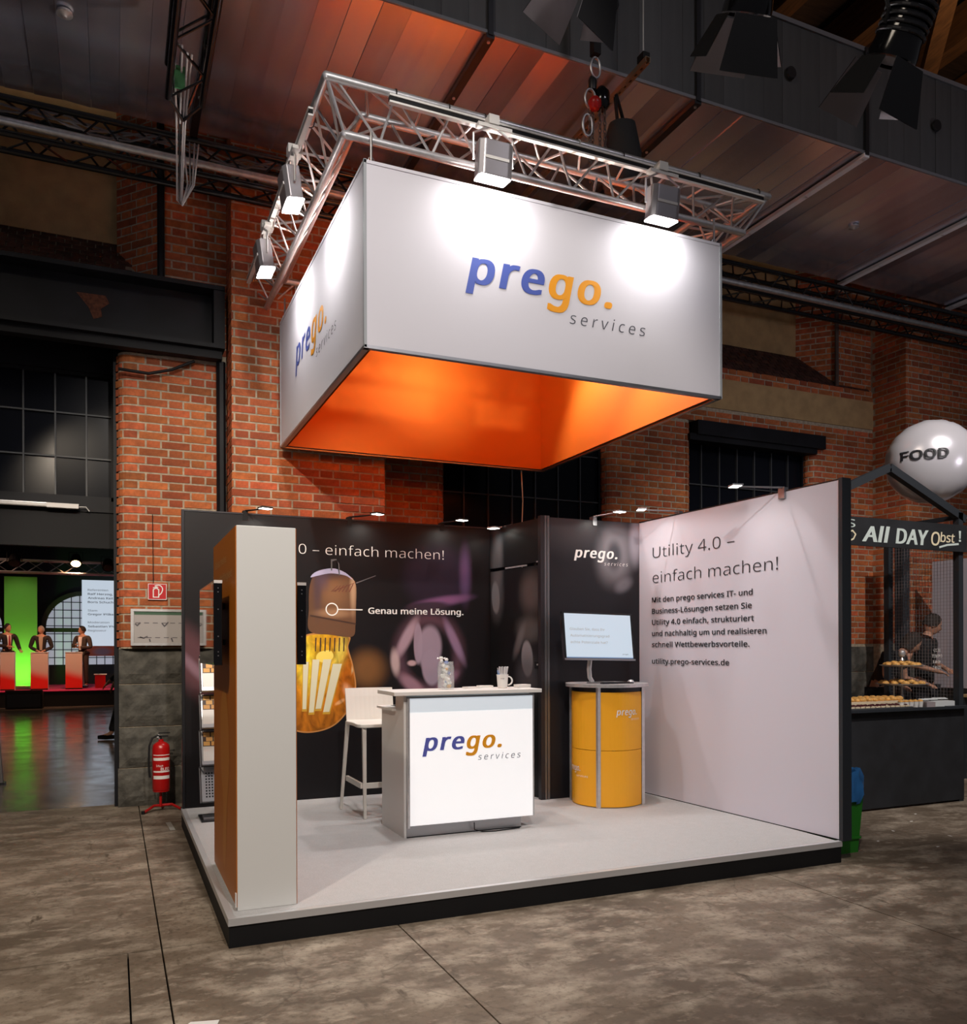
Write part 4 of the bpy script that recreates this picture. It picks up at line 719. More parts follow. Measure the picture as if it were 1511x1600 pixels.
# power rails clamped below the outer chord
def track(a, b, out):
    a, b = Vector(a), Vector(b); d = (b-a).normalized(); L = (b-a).length; T = Matrix.Translation(a) @ Matrix(((d.x, out.x, 0, 0), (d.y, out.y, 0, 0), (0, 0, 1, 0), (0, 0, 0, 1)))
    MB().box(0, L, -.012, .02, -.03, -.018, 0, T).box(0, L, -.012, .02, .012, .024, 0, T).build('power_rail', whiteP, ts)
    MB().box(0, L, -.01, .012, -.018, .012, 0, T).build('power_rail_slot', blackM, ts)
track((1.05, .70, 4.815), (3.98, .70, 4.815), Vector((0, -1, 0))); track((.64, 3.6, 4.815), (.64, 1.0, 4.815), Vector((-1, 0, 0)))
for x in (1.1, 1.45, 1.7, 2.4, 2.75, 3.05, 3.4, 3.95):
    MB().tube([(x, .73+.034*math.cos(a), 4.865+.034*math.sin(a)*1.0-.0) for a in [k*PI/5 for k in range(10)]], .004, 5, closed=True).build('cable_tie', steelD if x != 2.4 else whiteP, ts)
for y in (1.2, 1.75, 2.3, 2.9, 3.4): MB().tube([(.67+.034*math.cos(a), y, 4.865+.034*math.sin(a)) for a in [k*PI/5 for k in range(10)]], .004, 5, closed=True).build('cable_tie', steelD, ts)
for (x, y, zt) in ((fx0+.05, fy0+.02, 4.62), (fx1-.04, fy0+.02, 4.62), (fx0+.02, fy1-.1, 4.62), (fx1-.03, fy1-.1, 4.62)):
    MB().tube([(x, y, 4.44), (x, y, zt+.02)], .008, 6).build('hanger', aluS, ts); MB().tube([(x+.018*math.cos(a), y, 4.47+.018*math.sin(a)) for a in [k*PI/5 for k in range(10)]], .004, 5, closed=True).build('hook', aluS, ts)

# --- floodlights
floodE = mat('flood_lens', (1, 1, 1), .3, emit=(1, .97, .93), estr=28)
floodM = mat('flood_housing', (.40, .38, .40), .35, .6)
def flood(name_label, loc, rz, power, tgt):
    f = thing('floodlight', name_label, 'floodlight', loc, rz, 'floodlights on the silver truss'); f.scale = (1.18,)*3
    T = Matrix.Rotation(R(-8), 4, 'X')        # tilted so that the lens looks at the fabric
    MB().prism([(-.09, -.045), (.09, -.045), (.10, .03), (.07, .05), (-.07, .05), (-.10, .03)], -.06, .12, 0, T).build('housing', floodM, f, bevel=.006)
    MB().box(-.086, .086, -.05, .045, -.068, -.060, 0, T).build('lens', floodE, f)
    MB().box(-.07, .07, .048, .054, .02, .035, 0, T).build('rating_strip', whiteP, f)
    for s in (-1, 1): MB().tube([(s*.115, 0, .02), (s*.115, .0, .16), (s*.03, 0, .21)], .007, 5).build('yoke', aluM, f)
    MB().box(-.11, .09, -.03, .012, .205, .225).box(-.03, .03, -.06, .02, .225, .275).build('adapter', whiteP, f)
    p = Matrix.Translation(loc) @ Matrix.Rotation(rz, 4, 'Z') @ (T @ Vector((0, 0, -.088)))
    lamp('AREA', p, tgt, power, (1, .96, .95), .14, size_y=.06); return f
FLT = [((1.72, .635, 4.51), PI, (1.75, .80, 4.2)), ((3.02, .635, 4.51), PI, (3.05, .80, 4.2)), ((.60, 1.45, 4.51), PI/2, (.95, 1.5, 4.1)), ((.60, 2.53, 4.51), PI/2, (.95, 2.55, 4.1))]
for (loc, rz, tgt), lb, pw in zip(FLT, ('bright floodlight above the word mark on the canopy front, nearer the corner', 'bright floodlight at the far end of the canopy front, beside the black bag', 'upper of the two bright floodlights on the left side of the truss', 'lower of the two bright floodlights on the left side of the truss'), (7.5, 7.5, 6.5, 6.5)):
    flood(lb, loc, rz, pw, tgt)

# --- chain hoist and bag
ch = thing('chain_hoist', 'black chain hoist with red hook block hanging above the silver truss', 'hoist', (2.77, 1.10, 4.87))
MB().box(-.03, .03, -.03, .03, .95, 2.2).build('webbing_sling', blackM, ch)
def link_chain(x, y, z0, z1, m, nm='chain'):
    mb = MB(); z = z0; k = 0
    while z < z1:
        pts = [(x+(.011*math.cos(a) if k % 2 else 0), y+(0 if k % 2 else .011*math.cos(a)), z+.02*math.sin(a)) for a in [i*PI/4 for i in range(8)]]
        mb.tube(pts, .004, 4, closed=True); z += .03; k += 1
    return mb.build(nm, m, ch)
chainM = mat('dark_chain', (.12, .11, .10), .35, .9)
link_chain(-.05, 0, .02, .55, chainM); link_chain(-.02, .01, .0, .60, chainM); link_chain(.05, .02, .15, .70, chainM); link_chain(.08, .0, .2, .7, chainM)
def shackle(x, y, z, rx, rz, r=.009): MB().tube([(x+rx*math.cos(a), y, z+rz*math.sin(a)) for a in [k*PI/8 for k in range(16)]], r, 8, closed=True).build('shackle', aluS, ch, smooth=True)
shackle(0, 0, .86, .04, .075); shackle(-.045, 0, .62, .045, .07); shackle(-.07, 0, .42, .04, .08)
MB().lathe([(.0, -.045), (.03, -.04), (.05, -.01), (.05, .02), (.03, .045), (0, .05)], 14, (-.02, -.02, .575), cap=False).build('hook_block', mat('red_paint', (.40, .01, .01), .35), ch, smooth=True)
MB().lathe([(.0, -.06), (.04, -.06), (.06, -.03), (.06, .06), (.03, .10), (0, .10)], 12, (.065, .02, .64), cap=False).build('hoist_body', blackG, ch, smooth=True)
MB().lathe([(.0, -.05), (.03, -.04), (.035, .03), (.02, .06), (0, .06)], 10, (-.015, .02, .74), cap=False).build('swivel', steelD, ch, smooth=True)
bag = MB().prism([(-.13, -.08), (.13, -.09), (.16, .02), (.12, .11), (-.12, .10), (-.15, .0)], 0, .0)
bag = MB(); prof = [(.02, 0), (.12, .02), (.16, .14), (.15, .3), (.12, .42), (.10, .5), (.0, .50)]
bag.lathe([(r_, z) for r_, z in prof], 14, cap=False)
bo = bag.build('chain_bag', mat('black_canvas', (.012, .012, .014), .8, bump=.3, bscale=40), None, loc=(3.05, 1.20, 4.90), rot=(R(6), R(-6), .4), smooth=True); tag(bo, 'black canvas chain bag hanging in the silver truss below the hoist', 'bag')
MB().tube([(-.06, 0, .48), (-.13, -.02, .64)], .014, 6).build('strap', blackM, bo); MB().tube([(.05, 0, .48), (-.12, -.02, .66)], .014, 6).build('strap', blackM, bo)

# --- stage fresnels at the top edge
lensIn = mat('barn_door_lit_inner', (.30, .28, .30), .4, .5)  # grey tone stands for lamplight on the inner leaf faces
def fresnel(lb, loc, rz, rx):
    f = thing('stage_spotlight', lb, 'spotlight', loc, rz, 'black spotlights hanging at the top right')
    T = Matrix.Rotation(rx, 4, 'X')       # local -z of T is the beam
    MB().lathe([(.0, .32), (.09, .31), (.115, .26), (.125, .05), (.135, 0), (.135, -.03), (.12, -.035)], 20, T=T, cap=False).build('housing', blackG, f, smooth=True)
    mb = MB()
    for k in range(5): mb.lathe([(.127, .08+k*.035), (.134, .085+k*.035), (.134, .095+k*.035), (.127, .10+k*.035)], 20, T=T, cap=False)
    mb.build('cooling_ribs', steelD, f)
    MB().lathe([(.0, -.02), (.11, -.02)], 20, T=T, cap=False).build('lens', mat('lens_glass', (.2, .2, .22), .1), f)
    for k in range(4):
        A = T @ Matrix.Rotation(k*PI/2, 4, 'Z') @ Matrix.Translation((0, -.135, -.04)) @ Matrix.Rotation(R(-16 if k % 2 == 0 else -24), 4, 'X')
        hw = .150 if k % 2 == 0 else .10; L = .27 if k % 2 == 0 else .22
        mb = MB(); mb.add([A @ Vector(v) for v in ((-hw*.8, -.002, 0), (hw*.8, -.002, 0), (hw*1.15, -.002, -L), (-hw*1.15, -.002, -L))], [(0, 1, 2, 3)], 0)
        mb.add([A @ Vector(v) for v in ((-hw*.8, .002, 0), (hw*.8, .002, 0), (hw*1.15, .002, -L), (-hw*1.15, .002, -L))], [(3, 2, 1, 0)], 1)
        mb.build('barn_door', [blackM, lensIn], f)
    MB().tube([T @ Vector((.15, 0, .1)), T @ Vector((.16, 0, .16)), (.14, 0, .42), (-.14, 0, .42), T @ Vector((-.16, 0, .16)), T @ Vector((-.15, 0, .1))], .010, 6).build('yoke', blackM, f)
    MB().tube([(0, 0, .42), (0, 0, .9)], .024, 8).build('hanger', blackM, f); MB().box(-.04, .04, -.04, .04, .42, .50).build('clamp', blackM, f)
    B(-.05, .05, .125, .15, .05, .2).build('rating_plate', aluM, f) if False else None
    return f
fresnel('black spotlight with open barn doors, middle one along the top edge', (2.66, -.62, 4.92), R(-12), R(34))
fresnel('black spotlight with open barn doors, nearest the right edge at the top', (3.38, -.93, 4.66), R(8), R(30))
fresnel('black spotlight cut off by the top edge above the chain hoist', (1.88, -.28, 5.13), R(25), R(30))

# --- back wall of the stand
HW = 2.588
def ell(cx, cz, rx, rz, col, st, soft, tilt=0, *h): return (cx, cz, rx, rz, col, st, soft, tilt)+h
PR = (.16, .08, .13); PL = (.30, .17, .24)
backP = print_material('printed_back_wall', (.0065, .0055, .007), [
    ell(1.58, 1.27, .20, .20, (.24, .11, .035), .8, .75), ell(.10, 1.35, .20, .42, (.12, .05, .06), .8, .6, .5), ell(.10, 1.30, .05, .22, (.28, .17, .22), .7, .8, .7),
    ell(2.24, 2.12, .36, .34, (.018, .012, .026), .95, .4), ell(2.53, 2.15, .07, .30, (.13, .075, .19), .7, .9), ell(2.30, 1.89, .33, .055, (.19, .09, .21), .9, .7, .16), ell(2.15, 1.83, .25, .06, (.03, .02, .03), .9, .4, .1),
    ell(2.17, 1.40, .37, .42, (.14, .07, .10), .75, .35, 0, .72), ell(1.95, 1.55, .06, .24, (.42, .30, .36), .85, .6, -.5), ell(1.84, 1.33, .05, .14, (.55, .42, .42), .8, .6, .1), ell(2.0, 1.12, .07, .18, (.38, .22, .28), .7, .6, .9), ell(2.42, 1.52, .05, .26, (.30, .2, .33), .7, .6, .45), ell(2.35, 1.16, .15, .06, (.28, .16, .24), .7, .6, .6),
    ell(2.17, 1.46, .13, .22, (.30, .24, .31), .95, .25, -.05), ell(2.19, 1.28, .10, .18, (.30, .24, .31), .95, .2, .05), ell(2.06, 1.5, .045, .2, (.32, .25, .32), .9, .2), ell(2.0, 1.32, .05, .03, (.6, .4, .42), .8, .5),
], .42)
bw = thing('stand_back_wall', 'black printed back wall of the stand with a glowing filament bulb picture', 'partition', (.03, 3.03, PZ))
B(0, 2.79, 0, .05, 0, HW-PZ).build('panel', blackM, bw)
bp_ = B(0.005, 2.785, -.004, 0, .004, HW-PZ-.004); bpo = bp_.build('print', backP, bw, loc=(0, 0, 0))
# shift texture: object coords are local to wall; blobs were measured in world, so move the print's origin
bpo.location = (-.03, 0, -PZ); bpo.data.transform(Matrix.Translation((.03, 0, PZ)))
MB().box(-.01, 2.79, -.006, .055, HW-PZ, HW-PZ+.012).build('top_profile', steelD, bw); B(-.02, 0, -.01, .055, 0, HW-PZ+.012).build('end_profile', mat('dark_profile', (.03, .03, .035), .35, .6), bw)
fB = plane_frame((-.03, -.0045, -PZ))
# bulb picture as flat printed shapes
def flat(pts, m, th, nm='printed_shape'):
    mb = MB(); mb.add([fB @ Vector((x, -th, z)) for x, z in pts], [tuple(range(len(pts)))]); return mb.build(nm, m, bw)
def cr(pts, n=8, closed=True):
    out = []; k = len(pts)
    for i in range(k if closed else k-1):
        p0, p1, p2, p3 = (Vector(pts[(i+j-1) % k]) if closed else Vector(pts[min(max(i+j-1, 0), k-1)]) for j in range(4))
        for s in range(n):
            t = s/n; out.append(tuple(.5*((2*p1)+(-p0+p2)*t+(2*p0-5*p1+4*p2-p3)*t*t+(-p0+3*p1-3*p2+p3)*t**3)))
    return out
amber = print_material('printed_amber', (.40, .13, .008), [
    ell(1.10, 1.50, .20, .12, (.75, .42, .02), .9, .7), ell(1.12, 1.20, .26, .34, (.78, .46, .015), .85, .9), ell(1.00, 1.15, .10, .35, (.80, .66, .05), .8, .8, .05), ell(1.30, 1.25, .07, .30, (.70, .62, .10), .7, .8, -.25),
    ell(1.34, 1.05, .10, .24, (.42, .10, .004), .85, .9, -.2), ell(1.18, .86, .24, .10, (.50, .15, .006), .8, .8), ell(.92, .92, .12, .14, (.62, .22, .01), .7, .8), ell(1.38, .92, .05, .10, (.75, .40, .22), .7, .7, .5), ell(1.42, 1.18, .012, .10, (.95, .80, .45), .8, .6, -.15), ell(1.30, .84, .06, .02, (.80, .42, .18), .7, .6, .5)], .42)
nt = amber.node_tree; b = nt.nodes['Principled BSDF']; src_ = b.inputs['Base Color'].links[0].from_socket
tc = nt.nodes.new('ShaderNodeTexCoord'); mp = nt.nodes.new('ShaderNodeMapping'); mp.inputs['Scale'].default_value = (7, 1, 3.5); n1 = nt.nodes.new('ShaderNodeTexNoise'); n1.inputs['Scale'].default_value = 2; n1.inputs['Detail'].default_value = 4; n1.inputs['Distortion'].default_value = .8
mr = nt.nodes.new('ShaderNodeMapRange'); mr.inputs[1].default_value = .35; mr.inputs[2].default_value = .7; mr.inputs[3].default_value = .55; mr.inputs[4].default_value = 1.35
hs = nt.nodes.new('ShaderNodeHueSaturation'); nt.links.new(tc.outputs['Object'], mp.inputs[0]); nt.links.new(mp.outputs[0], n1.inputs[0]); nt.links.new(n1.outputs[0], mr.inputs[0]); nt.links.new(mr.outputs[0], hs.inputs['Value']); nt.links.new(src_, hs.inputs['Color']); nt.links.new(hs.outputs[0], b.inputs['Base Color'])
rim = mat('printed_rim', (.50, .22, .06), .45); darkp = mat('printed_dark', (.05, .02, .01), .5)
bulb = cr([(1.06, 1.585), (1.40, 1.575), (1.405, 1.46), (1.45, 1.30), (1.475, 1.10), (1.42, .93), (1.28, .78), (1.10, .725), (.93, .745), (.80, .85), (.74, 1.02), (.78, 1.22), (.93, 1.38), (1.00, 1.50)])
flat(bulb, rim, .0004); cx_, cz_ = 1.12, 1.14
flat([(cx_+(x-cx_)*.965, cz_+(z-cz_)*.97) for x, z in bulb], amber, .0008)
socket = print_material('printed_socket', (.13, .065, .035), [ell(1.25, 1.80, .16, .18, (.24, .125, .06), .8, .9), ell(1.22, 2.03, .22, .12, (.05, .04, .055), .9, .7), ell(1.10, 1.9, .05, .35, (.07, .045, .06), .8, .8), ell(1.42, 1.84, .035, .26, (.50, .33, .20), .8, .8), ell(1.25, 1.62, .2, .05, (.38, .22, .12), .7, .8), ell(1.15, 1.95, .07, .16, (.09, .06, .09), .7, .8)], .42)
flat(cr([(1.10, 2.10), (1.16, 2.145), (1.27, 2.15), (1.40, 2.11), (1.475, 2.02), (1.475, 1.80), (1.47, 1.66), (1.44, 1.56), (1.25, 1.575), (1.06, 1.61), (1.055, 1.80), (1.06, 1.98)], 6), socket, .0012)
flat([(1.065, 1.735), (1.475, 1.665), (1.475, 1.68), (1.065, 1.750)], darkp, .0016)
flat(cr([(1.07, 2.075), (1.12, 2.125), (1.26, 2.16), (1.38, 2.125), (1.45, 2.06), (1.38, 2.10), (1.25, 2.115), (1.13, 2.09)], 5), mat('printed_lavender', (.42, .42, .62), .45), .002)
flat([(1.25, 2.14), (1.262, 2.14), (1.262, 2.22), (1.30, 2.235), (1.325, 2.20), (1.33, 2.10), (1.322, 2.10), (1.315, 2.20), (1.30, 2.243), (1.25, 2.238)], mat('printed_grey', (.12, .12, .13), .45), .0022)
filM = mat('printed_filament', (.66, .64, .46), .45); filD = mat('printed_ochre', (.55, .32, .03), .45)
for (x0, z0, x1, z1, w_) in ((1.03, 1.34, 1.01, .93, .026), (1.12, 1.36, 1.07, .90, .034), (1.22, 1.36, 1.13, .93, .04), (1.31, 1.32, 1.20, .90, .045)):
    flat([(x0-w_-.006, z0), (x0+w_*.8+.006, z0), (x1+w_*.7+.006, z1-.02), (x1-w_*.5-.006, z1-.02)], filD, .0014); flat([(x0-w_, z0), (x0+w_*.8, z0), (x1+w_*.7, z1), (x1-w_*.5, z1)], filM, .0018)
flat(cr([(1.14, 1.42), (1.24, 1.44), (1.27, 1.38), (1.20, 1.33), (1.12, 1.36)], 5), mat('printed_yellow', (.85, .66, .12), .45), .0016)
for k in range(7): x = 1.11+k*.042; flat([(x, 1.55), (x+.012, 1.55), (x+.006, 1.43), (x-.004, 1.43)], darkp, .0016)
wing = mat('printed_wing', (.13, .035, .022), .5)
for k in range(6):
    x = 1.455-k*.028; z = 2.03-k*.004; flat([(x, z), (x-.010, z-.004), (x-.045-k*.004, z-.075+k*.004), (x-.036-k*.004, z-.075+k*.004)], wing, .0024)
flat([(1.475, 2.045), (1.46, 2.035), (1.27, 1.955), (1.27, 1.962)], wing, .0026); flat([(1.475, 2.04), (1.48, 2.032), (1.66, 2.105), (1.655, 2.11)], MAT['printed_grey'], .0026)
# headline, call-out ring and line
line(bw, 'Utility 4.', .345, .945, 2.276, .108, txtW, fB, -.012, th=.003); line(bw, '0 \u2013 einfach machen!', .968, 2.314, 2.276, .108, txtW, fB, -.012, th=.003)
mb = MB()
for i in range(32):
    a0, a1 = 2*PI*i/32, 2*PI*(i+1)/32; mb.add([fB @ Vector((1.258+r_*math.cos(a), -.003, 1.800+r_*math.sin(a))) for r_, a in ((.057, a0), (.057, a1), (.047, a1), (.047, a0))], [(0, 1, 2, 3)])
mb.add([fB @ Vector(v) for v in ((1.315, -.003, 1.795), (1.535, -.003, 1.795), (1.535, -.003, 1.804), (1.315, -.003, 1.804))], [(0, 1, 2, 3)]); mb.build('callout_ring', txtW, bw)
line(bw, 'Genau meine L\u00f6sung.', 1.587, 2.51, 1.766, .066, txtW, fB, .022, th=.003)

# --- storage cabin: slanted left side with door, front panel
def panel_wall(nm, lb, a, b, h, m, th=.045, cat='partition'):
    a, b = Vector(a), Vector(b); d = b-a; L = d.length; ang = math.atan2(d.y, d.x)
    t = thing(nm, lb, cat, (a.x, a.y, PZ), ang); return t, L, ang
cabP = print_material('printed_cabin_side', (.008, .008, .009), [ell(.12, 2.25, .12, .35, (.10, .10, .11), .7, .7), ell(.10, 1.93, .07, .16, (.27, .27, .29), .95, .22, .08), ell(.12, 1.95, .13, .28, (.09, .09, .10), .6, .6), ell(.66, 1.95, .20, .22, (.13, .11, .11), .6, .7), ell(.62, 1.62, .22, .14, (.12, .11, .11), .6, .7), ell(.48, 1.52, .06, .2, (.16, .15, .16), .7, .7, -.5), ell(.60, 1.36, .09, .17, (.24, .23, .25), .95, .18, .08), ell(.60, 1.20, .2, .25, (.06, .06, .07), .7, .7)], .38)
cs, L, ang = panel_wall('cabin_door_wall', 'black printed side of the storage cabin with a door seam, facing the counter', CB, CF, HW, cabP)
B(0.01, L-.03, 0, .045, 0, 2.035).build('door', blackM, cs); o = B(.012, L-.032, -.004, 0, .004, 2.03).build('door_print', cabP, cs); o.location = (0, 0, -PZ); o.data.transform(Matrix.Translation((0, 0, PZ)))
B(0, L-.03, 0, .045, 2.06, HW-PZ).build('door_header', blackM, cs); o = B(.002, L-.032, -.004, 0, 2.062, HW-PZ-.002).build('header_print', cabP, cs); o.location = (0, 0, -PZ); o.data.transform(Matrix.Translation((0, 0, PZ)))
B(.26, .60, -.006, 0, 2.040, 2.055).build('closer_rail', aluM, cs); B(.74, L-.035, -.006, 0, 2.06, 2.072).build('latch_plate', aluM, cs); B(L-.06, L-.045, -.008, 0, 2.10, 2.15).build('hinge', aluM, cs)
B(L-.14, L-.06, -.012, -.004, 1.13, 1.19).build('lock', blackM, cs); MB().lathe([(.008, 0), (.008, .012)], 10, T=Matrix.Translation((L-.085, -.012, 1.165)) @ Matrix.Rotation(PI/2, 4, 'X')).build('keyhole', aluM, cs)
pc = thing('corner_post', 'aluminium corner post of the storage cabin beside the black logo panel', 'post', (CF[0]-.012, CF[1]+.01, PZ))
B(-.035, 0.0, -.02, .03, 0, HW-PZ+.01).build('outer_profile', mat('dark_profile2', (.05, .045, .05), .35, .6), pc); B(.002, .022, -.022, .02, 0, HW-PZ+.01).build('profile', mat('dim_aluminium', (.22, .22, .23), .35, .8), pc); B(.028, .05, -.022, .02, 0, HW-PZ+.01).build('profile', MAT['dim_aluminium'], pc); B(.022, .028, -.012, .02, 0, HW-PZ).build('groove', blackM, pc)
frP = print_material('printed_cabin_front', (.014, .014, .018), [ell(.30, 2.5, .5, .25, (.07, .07, .08), .6, .9), ell(.72, 2.30, .22, .32, (.26, .25, .28), .8, .7, -.2), ell(.70, 2.28, .09, .16, (.05, .05, .06), .9, .6), ell(.93, 2.42, .08, .25, (.40, .38, .44), .8, .7), ell(.80, 2.02, .12, .07, (.20, .19, .22), .7, .7, .5)], .32)
cf, L2, ang2 = panel_wall('cabin_front_wall', 'dark grey printed panel with small white word mark behind the orange counter', CF, W4, HW, frP)
B(.04, L2, 0, .045, 0, HW-PZ).build('panel', blackM, cf); o = B(.045, L2-.002, -.004, 0, .003, HW-PZ-.003).build('print', frP, cf); o.location = (0, 0, -PZ); o.data.transform(Matrix.Translation((0, 0, PZ)))
fC = plane_frame((0, -.0045, -PZ)); logo(cf, .285, 2.252, .56, fC, [txtW, txtW, txtW])
# --- right-hand white wall
rwt, L3, ang3 = panel_wall('stand_right_wall', 'tall white side wall with black German headline and text', W4, W5, HW, wallW)
B(0, L3, 0, .045, .006, HW-PZ).build('panel', wallW, rwt); B(0, L3, -.001, .046, HW-PZ, HW-PZ+.01).build('top_profile', steelD, rwt)
B(0, L3, -.002, .045, 0, .006).build('bottom_profile', blackM, rwt); B(L3-.012, L3, -.003, .0, .01, HW-PZ).build('edge_strip', aluM, rwt)
B(L3, L3+.03, -.012, .075, 0, HW-PZ+.012).build('end_profile', kioskM, rwt)
fR = plane_frame((0, -.001, -PZ))
line(rwt, 'Utility 4.0 \u2013', .195, 1.19, 2.249, .120, txtK, fR, -.010, th=.002); line(rwt, 'einfach machen!', .194, 1.628, 2.027, .120, txtK, fR, -.010, th=.002)
for tx_, x1_, zb_ in (('Mit den prego services IT- und', 1.38, 1.857), ('Business-L\u00f6sungen setzen Sie', 1.371, 1.756), ('Utility 4.0 einfach, strukturiert', 1.393, 1.658), ('und nachhaltig um und realisieren', 1.517, 1.559), ('schnell Wettbewerbsvorteile.', 1.347, 1.461), ('utility.prego-services.de', 1.131, 1.314)):
    line(rwt, tx_, .183, x1_, zb_, .054, txtK, fR, .024, th=.002)

# --- screen tower, front left
tx0, tx1, ty0, ty1, th = .054, .357, .105, 1.10, 2.073
tt = thing('screen_tower', 'tall white tower with orange sides and wall screens at the front left corner', 'tower', (tx0, ty0, PZ))
B(.004, .299, .0, .995, 0, th-PZ).build('body', towerW, tt, bevel=.003)
B(0, .004, .006, .99, 0.02, th-PZ-.003).build('side_panel', orangeT, tt); B(.299, .303, .006, .99, .002, th-PZ-.003).build('side_panel', orangeT, tt)
fT = plane_frame((0, .995, -PZ), R(-90)); logo_pale = mat('pale_print', (.62, .38, .16), .5); faint = mat('faint_orange_print', (.56, .20, .02), .45)
line(tt, 'Genau meine', .10, .62, 1.925, .050, logo_pale, fT, 0); line(tt, 'Zukunftsf\u00e4higkeit!', .10, .86, 1.83, .050, logo_pale, fT, 0)
fpts = cr([(.50, .25), (.58, .35), (.62, .6), (.72, .8), (.70, 1.05), (.58, 1.22), (.42, 1.2), (.34, 1.05), (.36, .8), (.46, .6), (.44, .35)], 6)
MB().add([fT @ Vector((x, -.0008, z)) for x, z in fpts], [tuple(range(len(fpts)))]).build('bulb_print', faint, tt)
B(-.006, 0, .0, .02, .02, .09).build('corner_clip', whiteP, tt)
def tv(lb, x0, x1, side):
    t = thing('wall_screen', lb, 'screen', ((x0+x1)/2, .68, 1.59), 0, 'screens on the tower')
    h = (x1-x0)/2; B(-h, h, -.38, .38, -.22, .22).build('casing', blackG, t, bevel=.003)
    s = side; B(min(s*h, s*(h+.001)), max(s*h, s*(h+.001)), -.37, .37, -.21, .21).build('screen', mat('black_screen', (.012, .010, .011), .03, spec=1.0), t)
    for z in (-.1, .1): MB().box(min(-s*h, -s*(h+.042)), max(-s*h, -s*(h+.042)), -.15, .15, z-.015, z+.015).build('mount', blackM, t)
    MB().box(-h, h, -.381, -.380, .205, .221).build('top_edge', whiteP, t)
    for z in (-.17, -.15, -.07, .07, .16, .18): MB().box(-.003, .003, -.382, -.38, z-.003, z+.003).build('screw', aluS, t)
tv('black wall screen on the orange left side of the tower, reflecting the brick', -.03, .012, -1); tv('black wall screen on the right side of the tower before the bulb picture', .400, .448, 1)

# --- literature stand behind the tower
bs = thing('brochure_stand', 'zigzag steel leaflet rack with white brochures behind the tower', 'brochure stand', (.28, 2.55, PZ), R(0))
for k in range(4):
    z = .12+k*.285; T = Matrix.Translation((0, 0, z)) @ Matrix.Rotation(R(-20), 4, 'X')
    mb = MB(); mb.box(-.16, .16, 0, .004, 0, .28, 0, T).box(-.16, .16, -.04, 0, 0, .004, 0, T).box(-.16, .16, -.04, -.037, 0, .03, 0, T); mb.build('tray', aluS, bs)
    if k == 0:
        for i in range(12):
            for j in range(9): MB().box(-.13+i*.022, -.118+i*.022, -.001, 0, .04+j*.023, .052+j*.023, 0, T).build('perforation', blackM, bs) if i < 3 else None
    for s in (-1, 1): MB().tube([T @ Vector((s*.17, 0, 0)), T @ Vector((s*.17, 0, .28)), Matrix.Translation((0, 0, z+.285)) @ Matrix.Rotation(R(-20), 4, 'X') @ Vector((s*.17, 0, 0))], .006, 6).build('side_rod', aluS, bs)
B(-.18, .18, -.16, .12, 0, .012).build('base_plate', steelD, bs)
MB().box(-.16, .16, -.12, .0, .012, .03).build('base_tray', aluS, bs)
woodp = mat('printed_wood_blocks', (.72, .36, .09), .5, vary=.2)
for k in range(3):
    z = .12+(k+1)*.285; T = Matrix.Translation((.28, 2.55, PZ+z)) @ Matrix.Rotation(R(-20), 4, 'X')
    br = B(-.15, .15, -.02, -.004, .006, .27).build('brochure', whiteP, None); br.matrix_world = T
    tag(br, ('brochure with an orange block picture on the lowest tray of the leaflet rack', 'brochure with an orange block picture on the middle tray of the leaflet rack', 'brochure with an orange block picture on the top tray of the leaflet rack')[k], 'brochure', 'brochures in the leaflet rack')
    B(-.15, .15, -.0215, -.02, .15, .27).build('cover_photo', darkp, br)
    mb = MB()
    for r_ in range(3):
        for c in range(5+r_*0): x = -.145+c*.058+(.02 if r_ % 2 else 0); mb.box(x, min(.148, x+.048), -.023, -.0215, .155+r_*.036, .187+r_*.036)
    mb.build('picture_blocks', woodp, br)
# --- reception counter
rc = thing('reception_counter', 'white reception counter with glowing front panel and blue and orange word mark', 'counter', (1.33, 1.26, PZ))
lightbox = mat('lit_acrylic', (.8, .8, .8), .4, emit=(.97, .97, 1.0), estr=.50); lightbox2 = mat('lit_acrylic_top', (.7, .75, .8), .4, emit=(.60, .72, .82), estr=.36)
B(0, .018, .02, .53, 0, .868).build('side_panel', whiteL, rc); B(0, .018, .02, .20, .868, .985).build('side_cheek', whiteL, rc)
B(.02, .99, .05, .20, .085, .985).build('core', whiteL, rc); B(.97, .99, .05, .52, .085, .86).build('side_panel', whiteL, rc)
B(.02, .90, .02, .50, 0, .085).build('plinth', aluS, rc); B(0.02, .90, .015, .06, 0, .006).build('plinth_foot', blackM, rc)
B(.035, .985, -.006, .02, .085, .865).build('front_panel', lightbox, rc); B(.035, .985, -.004, .02, .865, .965).build('front_header', lightbox2, rc)
B(.02, .035, -.006, .03, .07, .968).build('edge_profile', aluM, rc); B(.985, .997, -.006, .03, .085, .968).build('edge_profile', aluM, rc); B(.02, .997, -.007, .03, .965, .975).build('edge_profile', aluS, rc)
B(-.085, 1.05, -.03, .36, .985, 1.012).build('top_shelf', whiteP, rc, bevel=.003)
B(-.03, 1.0, .19, .56, .868, .885).build('worktop', whiteP, rc, bevel=.002); B(.06, .95, .24, .50, .885, .888).build('desk_pad', blackG, rc)
fCt = plane_frame((0, -.0065, 0)); logo(rc, .125, .600, .76, fCt, [mat('blue_on_light', (.10, .12, .48), .5), mat('orange_on_light', (.85, .36, .01), .5), mat('grey_on_light', (.09, .09, .12), .5)])
tag(MB().tube([(2.20, 1.24, .152), (2.0, 1.22, .150), (1.9, 1.235, .151), (1.84, 1.235, .17), (1.84, 1.24, .22)], .004, 5).build('power_cable', blackM), 'thin black cable trailing under the counter plinth', 'cable')
